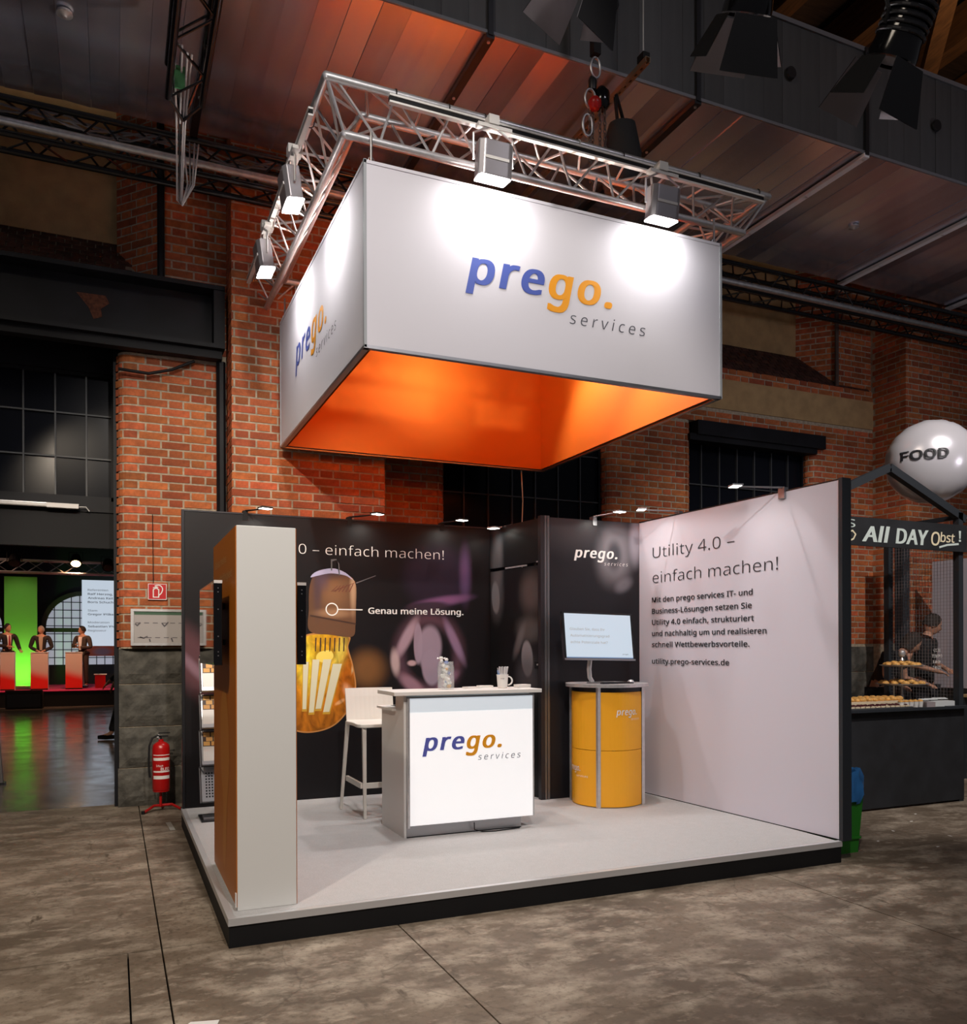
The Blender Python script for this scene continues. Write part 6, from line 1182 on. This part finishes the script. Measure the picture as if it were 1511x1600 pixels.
person('man in dark jacket with red tie at the leftmost stage lectern', (-3.06, SY+.38, .412), .45, dict(wl=(-.05, -.25, 1.12), el=(-.26, -.02, 1.15), wr=(.22, -.26, 1.02), er=(.28, .03, 1.14)), suitK, shirtW, suitK, suitK, front=mat('white_shirt', (.75, .7, .7), .7), tie=mat('red_tie', (.3, .01, .02), .6), head=(.05, 0, .3))
person('grey-haired man in black jacket leaning on the middle stage lectern', (-2.27, SY+.38, .412), 0, dict(wl=(-.07, -.24, 1.03), el=(-.27, .0, 1.13), wr=(.07, -.24, 1.03), er=(.27, .0, 1.13)), hairG, shirtW, suitK, suitK, front=mat('beige_shirt', (.40, .32, .25), .7), head=(.1, 0, -.5), scale=.97)
person('dark-haired man in brown jacket gesturing at the rightmost stage lectern', (-1.27, SY+.38, .412), -.5, dict(wl=(-.04, -.25, 1.20), el=(-.25, -.04, 1.13), wr=(.02, -.24, 1.13), er=(.26, -.02, 1.12)), hairM, shirtW, suitG, suitG, front=mat('white_shirt', (.75, .7, .7), .7), head=(0, 0, -.7), scale=.97)
person('person in black coat and trousers stepping out of view behind the pier', (-.36, 10.25, 0), R(-100), dict(kl=(-.10, -.10, .50), al=(-.10, -.20, .10), tl=(-.10, -.37, .035), kr=(.08, .08, .50), ar=(.08, .26, .12), tr=(.08, .14, .03), wl=(-.24, -.26, .92), el=(-.25, -.06, 1.12)), hairM, suitK, jeansM, blackM, hairlong=True)
pA = person('person in black T-shirt bending forward behind the cake counter', (7.40, 2.50, 0), R(35), dict(pelvis=(-.05, .12, .93), waist=(-.04, .08, 1.08), chest=(.0, -.06, 1.28), neck=(.06, -.16, 1.40), skull=(.08, -.20, 1.46), sl=(-.20, -.02, 1.38), el=(-.36, -.02, 1.14), wl=(-.16, -.16, 1.04), sr=(.20, -.12, 1.34), er=(.26, -.16, 1.10), wr=(.14, -.36, 1.05), hl=(-.13, .10, .92), hr=(.05, .10, .92)), hairM, shirtB, jeansM, sleeves='short', head=(.5, 0, .4), headoff=(.05, -.08, .10), hairlong=True)
pB = person('person in black T-shirt with white lettering and dark cap behind the wire mesh', (8.15, 2.62, 0), R(12), dict(pelvis=(0, 0, .97), waist=(0, 0, 1.13), chest=(0, -.01, 1.37), neck=(.01, -.03, 1.56), skull=(.02, -.05, 1.62), sl=(-.20, .02, 1.50), sr=(.21, .02, 1.50), er=(.34, .08, 1.26), wr=(.17, -.15, 1.18), el=(-.30, .06, 1.25), wl=(-.12, -.18, 1.16)), hairM, shirtB, jeansM, sleeves='short', head=(.30, 0, .75), headoff=(.03, -.04, .12), scale=1.02)
fTs = plane_frame((0, -.126, 0))
for b_, hw_, z in (('CON', .075, 1.37), ('TEMPO', .115, 1.305), ('RARY', .09, 1.24), ('TASTE', .10, 1.175)): line(pB, b_, -hw_+.02, hw_+.02, z, .045, txtW, fTs, .02)

# ================================================================== FOOD KIOSK, BALLOON, BIN
kx0, kx1, ky0, ky1, zc = 4.97, 6.86, 1.2, 2.03, .90
ki = thing('food_kiosk', 'black wooden food kiosk with gable frame and hand-lettered chalk board', 'kiosk', (0, 0, 0))
for (x, y) in ((kx0, ky0), (kx1-.06, ky0), (kx0, ky1-.06), (kx1-.06, ky1-.06)): B(x, x+.06, y, y+.06, 0, 2.72).build('post', kioskM, ki)
xm = (kx0+kx1)/2
for y in (ky0,):
    for s in (-1, 1):
        a = Vector((xm, y, 3.07)); b = Vector((xm+s*.99, y, 2.66)); d = (b-a).normalized(); n_ = Vector((-d.z, 0, d.x))*.035
        if n_.z < 0: n_ = -n_
        MB().add([a-n_, b-n_, b+n_, a+n_]+[p+Vector((0, .06, 0)) for p in (a-n_, b-n_, b+n_, a+n_)], [(0, 1, 2, 3), (7, 6, 5, 4), (0, 4, 5, 1), (3, 2, 6, 7), (1, 5, 6, 2), (0, 3, 7, 4)]).build('rafter', kioskM, ki)
B(kx1-.05, kx1, ky0+.06, ky1-.06, 2.66, 2.70).build('side_rail', kioskM, ki)
B(kx0-.0, kx1, ky0-.005, ky0+.02, .02, .88).build('front_panel', chalkM, ki); B(kx0, kx0+.02, ky0+.02, ky1, .02, .88).build('side_panel', chalkM, ki); B(kx1-.02, kx1, ky0+.02, ky1, .02, .88).build('side_panel', chalkM, ki)
B(kx0-.01, kx1+.01, ky0-.06, ky1, .88, .905).build('counter_top', kioskM, ki)
sb = B(kx0, kx1+.01, ky0-.03, ky0-.008, 2.345, 2.595).build('sign_board', chalkM, ki)
fS = plane_frame((0, ky0-.031, 0)); ck = mat('chalk_white', (.62, .70, .66), .8); ckc = mat('chalk_cream', (.80, .70, .48), .8)
line(ki, 'All', 5.52, 5.86, 2.385, .165, ck, fS, .034, .18); line(ki, 'DAY', 5.93, 6.35, 2.385, .165, ck, fS, .034, .14)
line(ki, 'O', 6.385, 6.50, 2.39, .15, ckc, fS, .012, .1); line(ki, 'bst', 6.505, 6.70, 2.425, .105, ckc, fS, .012, .1); line(ki, '!', 6.755, 6.785, 2.44, .12, ck, fS, .02)
strokes(ki, [[(6.50, 2.375), (6.60, 2.40), (6.75, 2.415)]], .018, ck, fS, 'underline'); line(ki, 'S', 5.345, 5.44, 2.50, .085, ck, fS, .0)
strokes(ki, [[(5.345, 2.455), (5.41, 2.47), (5.445, 2.44), (5.42, 2.40), (5.385, 2.385)]], .014, ckc, fS, 'chalk_mark')
# wire mesh of the side wall
wm = mat('mesh_wire', (.30, .27, .27), .5, .5)
for y in [ky0+.08+i*.033 for i in range(21)]: MB().tube([(kx1-.03, y, .905), (kx1-.03, y, 2.62)], .0018, 4).build('mesh_wire', wm, ki)
for z in [.93+i*.033 for i in range(51)]: MB().tube([(kx1-.028, ky0+.07, z), (kx1-.028, ky1-.06, z)], .0018, 4).build('mesh_wire', wm, ki)
sp = thing('stall_post', 'dark upright post standing behind the two kiosk people', 'post', (8.62, 3.3, 0)); B(-.06, .06, -.06, .06, 0, 2.9).build('upright', kioskM, sp); B(-.12, .12, -.12, .12, 0, .02).build('foot_plate', steelD, sp)
wbd = thing('white_board', 'white freestanding board behind the kiosk at the right edge', 'board', (9.0, 2.6, 0)); B(0, .03, -.6, .575, .95, 2.53).build('board', mat('board_white', (.50, .47, .52), .5), wbd)
B(0, .03, -.6, -.56, 0, .95).build('leg', aluS, wbd); B(0, .03, .53, .57, 0, .95).build('leg', aluS, wbd)
tbl = thing('wooden_table', 'wooden table behind the wire mesh in the kiosk area', 'table', (8.55, 1.85, 0)); B(-.45, .45, -.3, .3, .90, .93).build('table_top', mat('light_wood', (.50, .33, .16), .5), tbl)
for sx in (-1, 1):
    for sy in (-1, 1): B(sx*.42-.02, sx*.42+.02, sy*.27-.02, sy*.27+.02, 0, .90).build('leg', kioskM, tbl)
# cakes on the counter
pas = mat('golden_pastry', (.72, .38, .10), .6, noise=.3, nscale=40); pas2 = mat('dark_berry', (.07, .012, .018), .35); crm = mat('cream', (.72, .60, .42), .6); boxW = mat('carton_white', (.60, .62, .62), .6)
KT = .9055
tr1 = thing('cake_tray', 'long steel tray of berry cakes at the front of the kiosk counter', 'tray', (5.72, 1.24, KT)); B(-.47, .42, -.075, .085, 0, .006).build('plate', blackM, tr1); B(-.47, .42, -.08, -.075, 0, .012).build('rim', aluS, tr1)
for i in range(14):
    for j in range(2):
        o = B(-.026, .026, -.032, .032, 0, .018).build('berry_cake', crm, None, loc=(5.29+i*.061, 1.205+j*.075, KT+.0065)); tag(o, 'small dark berry cake in the front tray on the kiosk counter', 'cake', 'berry cakes in the front tray')
        mb = MB()
        for k in range(4): mb.lathe([(0, 0), (.013, .002), (.011, .010), (0, .013)], 6, (random.uniform(-.014, .014), random.uniform(-.02, .02), .017), cap=False)
        mb.build('berry_topping', pas2, o)
bun = MB().lathe([(0, 0), (.030, 0), (.036, .010), (.030, .026), (.014, .036), (0, .037)], 10, cap=False).mesh('golden_bun', pas, True)
def buns(pts, lb, gp, s=1.0):
    for (x, y, z) in pts:
        o = bpy.data.objects.new('golden_bun', bun); C.objects.link(o); o.location = (x, y, z); o.rotation_euler = (0, 0, random.uniform(0, 3)); k = s*random.uniform(.9, 1.1); o.scale = (k, k*1.15, k); tag(o, lb, 'pastry', gp)
tr2 = thing('bun_tray', 'long tray of golden buns behind the berry cakes on the kiosk counter', 'tray', (5.95, 1.50, KT)); B(-.75, .42, -.14, .14, 0, .05).build('plate', crm, tr2)
buns([(5.26+i*.078, 1.42+j*.080, KT+.0505) for i in range(14) for j in range(3)], 'golden bun in the long row behind the berry cakes', 'golden buns in the long tray')
for k in range(5):
    c = thing('pastry_cup', 'small white paper cup with a golden pastry beside the berry cakes', 'cup', (6.03+k*.062, 1.20, KT), 0, 'white pastry cups on the counter'); MB().lathe([(0, 0), (.022, 0), (.027, .05), (.0, .05)], 10, cap=False).build('cup', whiteP, c); MB().lathe([(0, .05), (.026, .052), (.024, .062), (0, .072)], 10, cap=False).build('filling', pas, c)
for k, (x, y, w_, lb) in enumerate(((6.36, 1.20, .045, 'grey carton beside the white pastry cups'), (6.49, 1.22, .06, 'white open carton in the middle of the kiosk counter'), (6.66, 1.26, .075, 'white open carton at the right end of the kiosk counter'))):
    c = thing('carton', lb, 'box', (x, y, KT), -.2); B(-w_, w_, -.06, .06, 0, .045).build('box', boxW if k else mat('carton_grey', (.30, .26, .27), .6), c); B(-w_, w_, .04, .075, .046, .05).build('lid', boxW, c, rot=(.3, 0, 0))
es3 = thing('cake_stand', 'silver two-tier cake stand piled with golden pastries on the kiosk counter', 'cake stand', (6.56, 1.62, KT))
MB().lathe([(.0, 0), (.08, 0), (.07, .012), (.02, .03), (.012, .10), (.012, .40), (.02, .42), (.012, .44), (0, .46)], 14, cap=False).build('stem', aluM, es3, smooth=True)
MB().lathe([(.0, .178), (.20, .180), (.235, .192), (.235, .196), (.2, .186), (0, .186)], 24, cap=False).build('lower_plate', aluM, es3); MB().lathe([(.0, .358), (.17, .360), (.20, .372), (.20, .376), (.17, .366), (0, .366)], 24, cap=False).build('upper_plate', aluM, es3)
MB().lathe([(0, .45), (.026, .46), (.034, .485), (.026, .51), (0, .52)], 14, cap=False).build('knob', aluM, es3, smooth=True)
for z, rr in ((.187, .17), (.367, .14)):
    buns([(6.56+rr*math.cos(a), 1.62+rr*math.sin(a), KT+z) for a in [k*2*PI/11 for k in range(11)]]+[(6.56+rr*.5*math.cos(a), 1.62+rr*.5*math.sin(a), KT+z+.012) for a in [k*2*PI/5 for k in range(5)]], 'golden pastry on the %s plate of the silver cake stand' % ('lower' if rr > .15 else 'upper'), 'pastries on the cake stand', .95)
buns([(6.56+.13*math.cos(a), 1.62+.13*math.sin(a), KT+.001) for a in [k*2*PI/9 for k in range(9)]], 'golden pastry around the foot of the silver cake stand', 'pastries around the cake stand', .95)
# balloon
bl = thing('foil_balloon', 'silver foil balloon printed FOOD floating over the kiosk gable', 'balloon', (6.97, 1.62, 3.30), R(-38))
mb = MB(); n, k = 72, 28; V = []
for j in range(k+1):
    ph = PI*j/k
    for i in range(n):
        a = 2*PI*i/n; e_ = math.sin(ph)
        wr_ = .012*math.sin(a*17+math.sin(a*5)*2)*(e_**6)*(1 if math.cos(ph) < .25 else .25)+.006*math.sin(a*31+1)*(e_**10)
        r_ = .415*(e_**.92)*(1-.007*math.sin(a*17)*e_**8); y = -.32*math.cos(ph)*(abs(math.cos(ph))**-.12 if abs(math.cos(ph)) > .01 else 1)+wr_
        V.append((r_*math.cos(a), y, r_*math.sin(a)*(.97 if math.sin(a) > 0 else 1.0)))
mb.add(V, [(j*n+i, j*n+(i+1) % n, (j+1)*n+(i+1) % n, (j+1)*n+i) for j in range(k) for i in range(n)])
mb.build('envelope', mat('foil_white', (.66, .64, .68), .24, .3), bl, smooth=True)
vs, fs = text_mesh('FOOD', .028); X_ = [v[0] for v in vs]; out = []
for (x, y, ly) in vs:
    px = -.33+(x-min(X_))/(max(X_)-min(X_))*.40; pz = -.03+y*.15; rr = min(.98, math.hypot(px, pz)/.415); out.append((px, -.325*math.sqrt(max(0, 1-rr**2.1))-.012-.004*ly, pz))
MB().add(out, fs).build('lettering', txtK, bl)
MB().tube([(0, 0, -.41), (.03, 0, -.45), (.0, 0, -.48)], .008, 6).build('neck', MAT['foil_white'], bl)
tag(MB().tube([(6.97, 1.50, 2.86), (6.91, 1.12, 2.62), (6.885, 1.08, 2.3), (6.88, 1.10, 1.5), (6.87, 1.12, .91)], .004, 5).build('balloon_string', whiteP), 'white ribbon running from the foil balloon down to the kiosk counter', 'string')
# bin
bn = thing('waste_bin', 'green square waste bin behind the right end of the white wall', 'bin', (4.245, .30, 0))
MB().add([(-.10, -.13, 0), (.10, -.13, 0), (.10, .13, 0), (-.10, .13, 0), (-.125, -.16, .44), (.125, -.16, .44), (.125, .16, .44), (-.125, .16, .44)], [(0, 3, 2, 1), (0, 1, 5, 4), (1, 2, 6, 5), (2, 3, 7, 6), (3, 0, 4, 7)]).build('body', greenM, bn)
MB().box(-.112, .112, -.148, -.138, .10, .115).build('moulded_rib', greenM, bn)
mb = MB(); n = 40; V = []
for j, (z, o_) in enumerate(((.36, .012), (.41, .022), (.47, .02), (.53, .014), (.575, .005), (.56, -.03), (.45, -.04))):
    for i in range(n):
        a = 2*PI*i/n; c_, s_ = math.cos(a), math.sin(a); q = .130/max(abs(c_), abs(s_)*.82); q = min(q, .175); wv = .010*math.sin(i*2.3+j*.9)+.007*math.sin(i*5.1+j*2)
        V.append(((q+o_+wv)*c_, (q+o_+wv)*s_, z+.016*math.sin(i*1.7+j)*(1 if j < 2 else .6)+(.02*c_ if j > 2 else 0)))
mb.add(V, [(j*n+i, j*n+(i+1) % n, (j+1)*n+(i+1) % n, (j+1)*n+i) for j in range(6) for i in range(n)])
mb.build('bin_liner', mat('blue_bag', (.03, .16, .42), .28), bn, smooth=True)

# ================================================================== THE HALL BEYOND THE DOORWAY
hb = mat('dark_hall_wall', (.012, .012, .014), .8)
wf = MB().box(-12, 4, 23.9, 24.1, 0, 6.2).build('wall_far', hb); tag(wf, kind='structure')
tag(B(-12.2, -12, 5.0, 24, 0, 6.2).build('wall_far_left', hb), kind='structure'); tag(B(4, 4.2, 5.3, 24, 0, 6.2).build('wall_far_right', hb), kind='structure')
tag(B(-12, 4, 5.3, 24, 6.0, 6.2).build('ceiling_far', mat('brown_far_ceiling', (.05, .035, .025), .8)), kind='structure')
sg2 = thing('stage', 'low black stage with magenta carpet top at the far end', 'stage', (0, 0, 0))
B(-8, 2, 19.35, 23.5, 0, .385).build('skirt', blackM, sg2); B(-8, 2, 19.33, 23.5, .385, .40).build('carpet', mat('magenta_carpet', (.55, .02, .12), .9), sg2)
def height_gradient(nm, top, low, z0, z1):
    m = bpy.data.materials.new(nm); m.use_nodes = True; nt = m.node_tree; b = nt.nodes['Principled BSDF']; tc = nt.nodes.new('ShaderNodeTexCoord'); sp_ = nt.nodes.new('ShaderNodeSeparateXYZ'); nt.links.new(tc.outputs['Object'], sp_.inputs[0])
    ad = nt.nodes.new('ShaderNodeMath'); ad.operation = 'MULTIPLY_ADD'; ad.inputs[1].default_value = .3; nt.links.new(sp_.outputs[0], ad.inputs[0]); nt.links.new(sp_.outputs[2], ad.inputs[2])
    mr = nt.nodes.new('ShaderNodeMapRange'); mr.interpolation_type = 'SMOOTHSTEP'; mr.inputs[1].default_value = z0; mr.inputs[2].default_value = z1; nt.links.new(ad.outputs[0], mr.inputs[0])
    mx = nt.nodes.new('ShaderNodeMix'); mx.data_type = 'RGBA'; mx.inputs[6].default_value = low+(1,); mx.inputs[7].default_value = top+(1,); nt.links.new(mr.outputs[0], mx.inputs[0]); nt.links.new(mx.outputs[2], b.inputs['Base Color']); b.inputs['Roughness'].default_value = .5; return m
lecP = height_gradient('lectern_gradient', (.70, .55, .48), (.80, .02, .01), .25, .55)  # red at the foot, running to pale at the top
for x, lb, w_ in ((-3.0, 'white and red lectern at the left of the stage', .16), (-2.27, 'white and red lectern in the middle of the stage', .20), (-1.46, 'white and red lectern at the right of the stage', .20)):
    l = thing('lectern', lb, 'lectern', (x, SY-.25, .40)); B(-w_, w_, -.01, .0, 0, .96).build('gradient_front', lecP, l); B(-w_, w_, 0, .30, 0, .96).build('body', whiteL, l); B(-w_-.01, w_+.01, -.02, .32, .96, .98).build('top', whiteP, l); B(-w_, w_, -.02, 0, 0, .03).build('foot', blackM, l)
wdg = thing('floor_monitor', 'black wedge speaker on the floor before the stage', 'speaker', (-2.5, 18.9, 0)); MB().prism([(-.25, 0), (.25, 0), (.12, .40), (-.25, .46)], -.40, .40, 0, Matrix.Rotation(PI/2, 4, 'Z') @ Matrix.Rotation(PI/2, 4, 'X')).build('cabinet', blackM, wdg); B(-.36, .36, -.262, -.25, .05, .36).build('grille', steelD, wdg)
rb = thing('red_box', 'red box with white lid on the stage near the pier', 'box', (-.83, 20.6, .40)); B(-.13, .13, -.13, .13, 0, .36).build('body', redM, rb); B(-.16, .16, -.15, .15, .36, .38).build('lid', whiteP, rb)
gc = thing('green_banner', 'tall pale banner lit green behind the stage', 'banner', (-2.95, 23.0, .40)); B(-.42, .42, 0, .03, .02, 3.15).build('cloth', mat('banner_cloth', (.55, .60, .45), .7), gc); B(-.42, .42, -.03, .06, 0, .02).build('foot', aluS, gc)
lamp('SPOT', (-2.95, 22.2, .50), (-2.95, 23.1, 1.3), 90, (.12, 1, .03), .1, 120, .9)
lamp('SPOT', (-2.95, 21.2, 4.2), (-2.95, 23.1, 2.2), 45, (.35, .9, .15), .1, 60, .9)
# projection screen
psn = thing('projection_screen', 'large pale projection screen with speaker names behind the stage', 'screen', (-.35, 22.9, 0))
B(-.98, -.94, .04, .08, .40, 3.5).build('leg', aluS, psn); B(1.34, 1.38, .04, .08, .40, 3.5).build('leg', aluS, psn)
B(-1.0, 1.4, 0, .04, 1.25, 3.50).build('screen', mat('lit_slide', (.1, .1, .1), .5, emit=(.60, .69, .80), estr=.85), psn)
B(-1.0, 1.4, -.003, 0, 1.25, 1.55).build('slide_picture', print_material('slide_picture', (.45, .20, .18), [ell(-.45, 1.38, .3, .14, (.25, .35, .75), .9, .6)]), psn)
fP = plane_frame((0, -.004, 0)); sl1 = mat('slide_dark', (.05, .06, .08), .5); sl2 = mat('slide_grey', (.30, .33, .37), .5)
for b_, z, m_, w_ in (('Referenten', 3.18, sl2, .55), ('Ralf Herzog,', 3.06, sl1, .68), ('Andreas Keil', 2.94, sl1, .68), ('Boris Schucht', 2.82, sl1, .74), ('Slam', 2.57, sl2, .25), ('Gregor Wilke', 2.46, sl1, .70), ('Moderation', 2.22, sl2, .58), ('Sebastian Woll', 2.10, sl1, .80), ('Regisseur', 1.98, sl2, .5)): line(psn, b_, -.84, -.84+w_, z, .072, m_, fP, .012 if m_ is sl1 else 0, name='slide_text')
# arched windows in the far wall
skyG = mat('daylit_glass', (.3, .3, .35), .3, emit=(.42, .44, .52), estr=.62)
def arch_window(nm, cx, w_, zb, zs, y):
    pts = [(cx-w_, zb), (cx+w_, zb), (cx+w_, zs)]+[(cx+w_*math.cos(PI*i/16), zs+w_*.95*math.sin(PI*i/16)) for i in range(1, 16)]+[(cx-w_, zs)]
    mb = MB(); T = Matrix(((1, 0, 0, 0), (0, 0, 1, y), (0, 1, 0, 0), (0, 0, 0, 1))); outer = [(cx+(x-cx)*1.12, zb-.1+(z-zb+.1)*1.06) for x, z in pts]; n = len(pts)
    vs = [T @ Vector((x, z, -.05)) for x, z in outer]+[T @ Vector((x, z, -.05)) for x, z in pts]; mb.add(vs, [(i, (i+1) % n, n+(i+1) % n, n+i) for i in range(n)])
    o = mb.build(nm, mat('arch_frame', (.045, .035, .02), .6), None); tag(o, kind='structure')
    mb = MB(); mb.add([T @ Vector((x, z, 0)) for x, z in pts], [tuple(range(n-1, -1, -1))]); mb.build('glazing', skyG, o)
    for i in range(1, 9): x = cx-w_+2*w_*i/9; zt = zs+w_*.95*math.sqrt(max(0, 1-((x-cx)/w_)**2)); B(x-.012, x+.012, y-.03, y-.01, zb, zt).build('muntin', blackM, o)
    z = zb+.22
    while z < zs+w_*.9:
        hw_ = w_ if z < zs else w_*math.sqrt(max(0, 1-((z-zs)/(w_*.95))**2)); B(cx-hw_, cx+hw_, y-.03, y-.01, z-.012, z+.012).build('muntin', blackM, o); z += .24
    B(cx-w_, cx+w_, y-.05, y-.01, zs-.13, zs-.0).build('transom', MAT['arch_frame'], o)
arch_window('window_4', -1.32, 1.04, .98, 2.10, 23.85); arch_window('window_5', -4.55, 1.04, .98, 2.10, 23.85)
# far stage truss and lanterns
t2 = thing('lattice_truss', 'far aluminium lattice truss over the stage with spotlights', 'truss', (0, 0, 0)); truss_box(t2, (-7, 19.2, 3.52), (2.5, 19.2, 3.52), .3, .3, aluS, .4, .025, .012)
def lantern(lb, x, y, z, lit):
    f = thing('stage_lantern', lb, 'spotlight', (x, y, z), 0, 'lanterns on the far truss'); T = Matrix.Rotation(R(-40), 4, 'X')
    MB().lathe([(0, .18), (.10, .17), (.13, .05), (.14, -.08), (.0, -.08)], 14, T=T, cap=False).build('housing', blackM, f); MB().lathe([(0, -.085), (.11, -.085)], 14, T=T, cap=False).build('lens', mat('warm_lens', (1, .8, .5), .3, emit=(1, .62, .28), estr=22) if lit else blackG, f)
    MB().tube([(.16, 0, 0), (.16, 0, .22), (-.16, 0, .22), (-.16, 0, 0)], .012, 6).build('yoke', blackM, f)
lantern('black unlit lantern on the far truss above the green banner', -2.72, 18.93, 3.62, False); lantern('glowing orange lantern on the far truss between banner and screen', -1.36, 18.93, 3.66, True); lantern('black unlit lantern on the far truss beside the screen', -.62, 18.93, 3.58, False)
lamp('SPOT', (-1.36, 18.7, 3.55), (-2.0, 20.4, 1.2), 260, (1, .50, .28), .1, 90, .7)
lamp('SPOT', (-4.5, 17.5, 4.4), (-2.0, 20.4, 1.0), 240, (1, .55, .38), .1, 60, .7)
lamp('AREA', (-3.0, 13, 5.6), (-2.0, 12, 0), 60, (1, .75, .5), 2.0)
gp_ = thing('grey_partition', 'grey partition edge just inside the doorway at the left edge', 'partition', (-2.0, 6.1, 0)); MB().prism([(-.8, 0), (.40, 0), (.33, 1.0), (-.8, 1.15)], 0, .05, 0, Matrix.Rotation(PI/2, 4, 'X')).build('panel', mat('grey_panel', (.12, .11, .11), .6), gp_); B(-.8, .42, -.1, .05, 0, .02).build('foot', steelD, gp_)

bpy.data.scenes.remove(TMP)

# pieces that sit on a part become its sub-parts
ON = {'reception_counter': ('front_panel', ('lettering',)), 'fire_extinguisher': ('cylinder', ('label', 'lettering')), 'screen_tower': ('side_panel', ('lettering', 'bulb_print')), 'wall_screen': ('casing', ('screen', 'screw', 'top_edge')),
      'floodlight': ('housing', ('lens', 'rating_strip')), 'glass_jar': ('glass', ()), 'monitor': ('casing', ('screen', 'slide_text', 'task_bar', 'lower_bezel')), 'cabin_door_wall': ('door', ('lock', 'keyhole')), 'framed_plan': ('paper', ('plan_line', 'plan_mark', 'plan_key', 'green_bar')),
      'extinguisher_sign': ('plate', ('border', 'pictogram')), 'fabric_canopy': ('fabric_panel', ('lettering',)), 'food_kiosk': ('sign_board', ('lettering', 'underline', 'chalk_mark')), 'foil_balloon': ('envelope', ('lettering',)), 'stage_spotlight': ('housing', ('cooling_ribs', 'lens')),
      'projection_screen': ('screen', ('slide_text', 'slide_picture')), 'stand_right_wall': ('panel', ('lettering',)), 'display_counter': ('curved_panel', ('lettering',)), 'arm_light': ('lamp_head', ('led_panel',)), 'brochure': ('cover_photo', ('picture_blocks',)), 'bar_stool': ('seat', ())}
for t in [o for o in C.objects if o.parent is None and o.name.split('.')[0] in ON]:
    pn, cn = ON[t.name.split('.')[0]]; hosts = [c for c in t.children if c.name.split('.')[0] == pn]
    if not hosts: continue
    for c in list(t.children):
        if c.name.split('.')[0] in cn:
            h = hosts[0]
            if len(hosts) > 1:      # the panel this piece lies on: the one whose box centre is nearest
                cc = sum((Vector(q) for q in c.bound_box), Vector())/8
                def dist(p_):
                    lo = [min(q[i] for q in p_.bound_box) for i in range(3)]; hi = [max(q[i] for q in p_.bound_box) for i in range(3)]
                    return sum(max(lo[i]-cc[i], 0, cc[i]-hi[i])**2 for i in range(3))
                h = min(hosts, key=dist)
            c.parent = h
